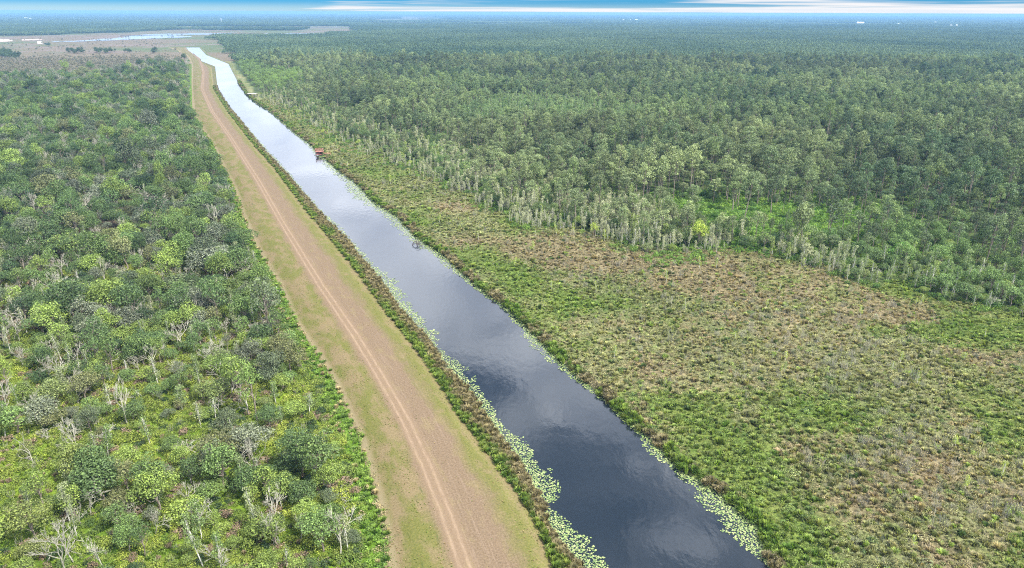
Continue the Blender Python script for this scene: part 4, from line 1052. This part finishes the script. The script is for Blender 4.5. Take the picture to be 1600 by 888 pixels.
piece('canopy_frame', M_REDL, bh, box(-3.3, 3.4, -2.7, -2.45, 5.41, 5.6), box(-3.3, 3.4, 3.2, 3.45, 5.41, 5.6), box(-3.2, -3.0, -2.44, 3.19, 5.41, 5.6), box(2.6, 2.8, -2.44, 3.19, 5.41, 5.6))
piece('walkway', M_REDL, bh, box(3.2, 9.4, -2.3, -.6, 1.9, 2.05)); piece('walkway_rail', M_RED, bh, box(3.2, 9.4, -2.3, -2.2, 2.8, 2.9), *[box(3.3 + q * 1.5, 3.42 + q * 1.5, -2.29, -2.21, -.5, 2.79) for q in range(5)])
gx, gy = G(395, 151, 0.)
dk = root('boat_dock', (float(gx), float(gy), 0), R(5), 'roofed boat dock with long pale flat roof beside the far canal', 'dock')
for i in range(4):
    for j in range(2): piece('post', M_DARKW, dk, box(-5.2 + i * 3.3, -4.9 + i * 3.3, -2.5 + j * 5, -2.2 + j * 5, -1, 3.4))
for k in range(7): piece('roof_panel', M_ROOFP, dk, box(-5.8 + k * 1.66, -4.2 + k * 1.66, -3.2, 3.2, 3.45, 3.65))
piece('platform', M_DARKW, dk, box(-5.2, 5.2, -2.6, 2.9, .6, .8)); piece('boat_lift', M_WHITE, dk, box(-3.6, -.6, -2.0, 1.6, 1.0, 1.5), box(-3.3, -.9, 1.61, 2.3, 1.05, 1.4))
bh.scale = (.88, .88, .85)
# drowned snag at the right bank
gx, gy = G(645, 384, 0.)
V, F = skeleton(77, 8.0, .8, 3, .32, 3)
for k, (ox, oz) in enumerate(((0, 0), (2.4, .8), (4.6, -.4))):
    ca, sa = math.cos(1.2 + k), math.sin(1.2 + k); W = V.copy(); W[:, 0], W[:, 2] = V[:, 0] * .5 + V[:, 2] * .45, V[:, 2] * .42 + .1
    W = np.stack([W[:, 0] * ca - W[:, 1] * sa, W[:, 0] * sa + W[:, 1] * ca, W[:, 2]], 1)
    o = link('driftwood_snag', mesh_from('driftwood_snag', W, [F], [M_DARKW])); o.location = (float(gx) + ox, float(gy) - k * 1.0, 0)
    o['label'] = ('dark drowned branches farthest out on the open water by the right bank', 'dark drowned branches between two others in the lily pads', 'dark drowned branches nearest the reeds of the right bank')[k]
    o['category'] = 'dead branches'; o['group'] = 'dark snags in the canal'
# far buildings
def house(px, py, w_, l, h, rz, label, roofm=None):
    gx, gy = G(px, py, 0.); r_ = root('house', (float(gx), float(gy), 9.), rz, label, 'house', 'white buildings among the distant trees')
    piece('wall', M_WHITE, r_, box(-w_ / 2, w_ / 2, -l / 2, l / 2, -9, h))
    V = np.array([(-w_ / 2 - .6, -l / 2 - .6, h + .01), (w_ / 2 + .6, -l / 2 - .6, h + .01), (w_ / 2 + .6, l / 2 + .6, h + .01), (-w_ / 2 - .6, l / 2 + .6, h + .01), (-w_ / 2 - .6, 0, h + l * .28), (w_ / 2 + .6, 0, h + l * .28)])
    link('roof', mesh_from('roof', V, [np.array([[0, 1, 5, 4], [2, 3, 4, 5], [0, 3, 2, 1]]), np.array([[0, 4, 3], [1, 2, 5]])], [roofm or M_WHITE]), r_)
house(974, 33.2, 16, 12, 5, .2, 'small white house leftmost of the three under the cloud band')
house(985, 33.6, 14, 12, 5, -.2, 'small white house in the middle of the three far buildings')
house(994, 33.0, 34, 14, 6, .1, 'longer white building rightmost of the three far buildings')
house(1344, 37.6, 70, 18, 5, .05, 'long low white shed in a clearing far off right')
house(1403, 40.4, 14, 12, 5, .4, 'lone white house right of the long shed')
house(1461, 37.0, 16, 12, 5, 0, 'white house farther back among the right-hand trees')
house(1485, 42.6, 18, 12, 5, .3, 'white house left of a pair near the right border')
house(1494, 42.8, 14, 14, 6, 0, 'white house right of a pair near the right border')
house(41, 30.5, 34, 14, 6, 0, 'white building far off at the upper left')
house(48, 31.0, 20, 12, 5, 0, 'smaller white building beside another at the upper left')
house(62.5, 68.5, 11, 8, 3, 0, 'white shed alone on the open savanna')
bpy.data.objects[-1 if False else 'house'].location.z = 9.
for o in list(scene.objects):
    if o.get('label', '') == 'white shed alone on the open savanna': o.location.z = 1.2
gx, gy = G(346, 36.5, 0.); tw_ = root('water_tower', (float(gx), float(gy), 0), 0, 'slim white water tower rising beyond the far marsh', 'tower')
pv, pf = tubes([(0, 0, 0)], [(0, 0, 30)], 2.6, 2.0, 10); link('shaft', mesh_from('shaft', pv, [pf], [M_WHITE]), tw_)
pv, pf = tubes([(0, 0, 29), (0, 0, 32), (0, 0, 36)], [(0, 0, 32), (0, 0, 36), (0, 0, 38)], [2, 6, 6], [6, 6, 1], 12); link('tank', mesh_from('tank', pv, [pf], [M_WHITE]), tw_)

# ------------------------------------------------------------------ haze
def haze():
    V, F = box(-36000, 36000, -36000, 36000, -3.8, 101.5)
    mt, t, out = new_mat('haze')
    pv = N(t, 'ShaderNodeVolumePrincipled'); pv.inputs['Color'].default_value = (.23, .45, .74, 1); pv.inputs['Density'].default_value = .000085
    pv.inputs['Anisotropy'].default_value = 0.0
    t.links.new(pv.outputs[0], out.inputs[1])
    link('haze', mesh_from('haze', V, [F], [mt]), kind='stuff', label='pale blue haze over the distant land')
haze()
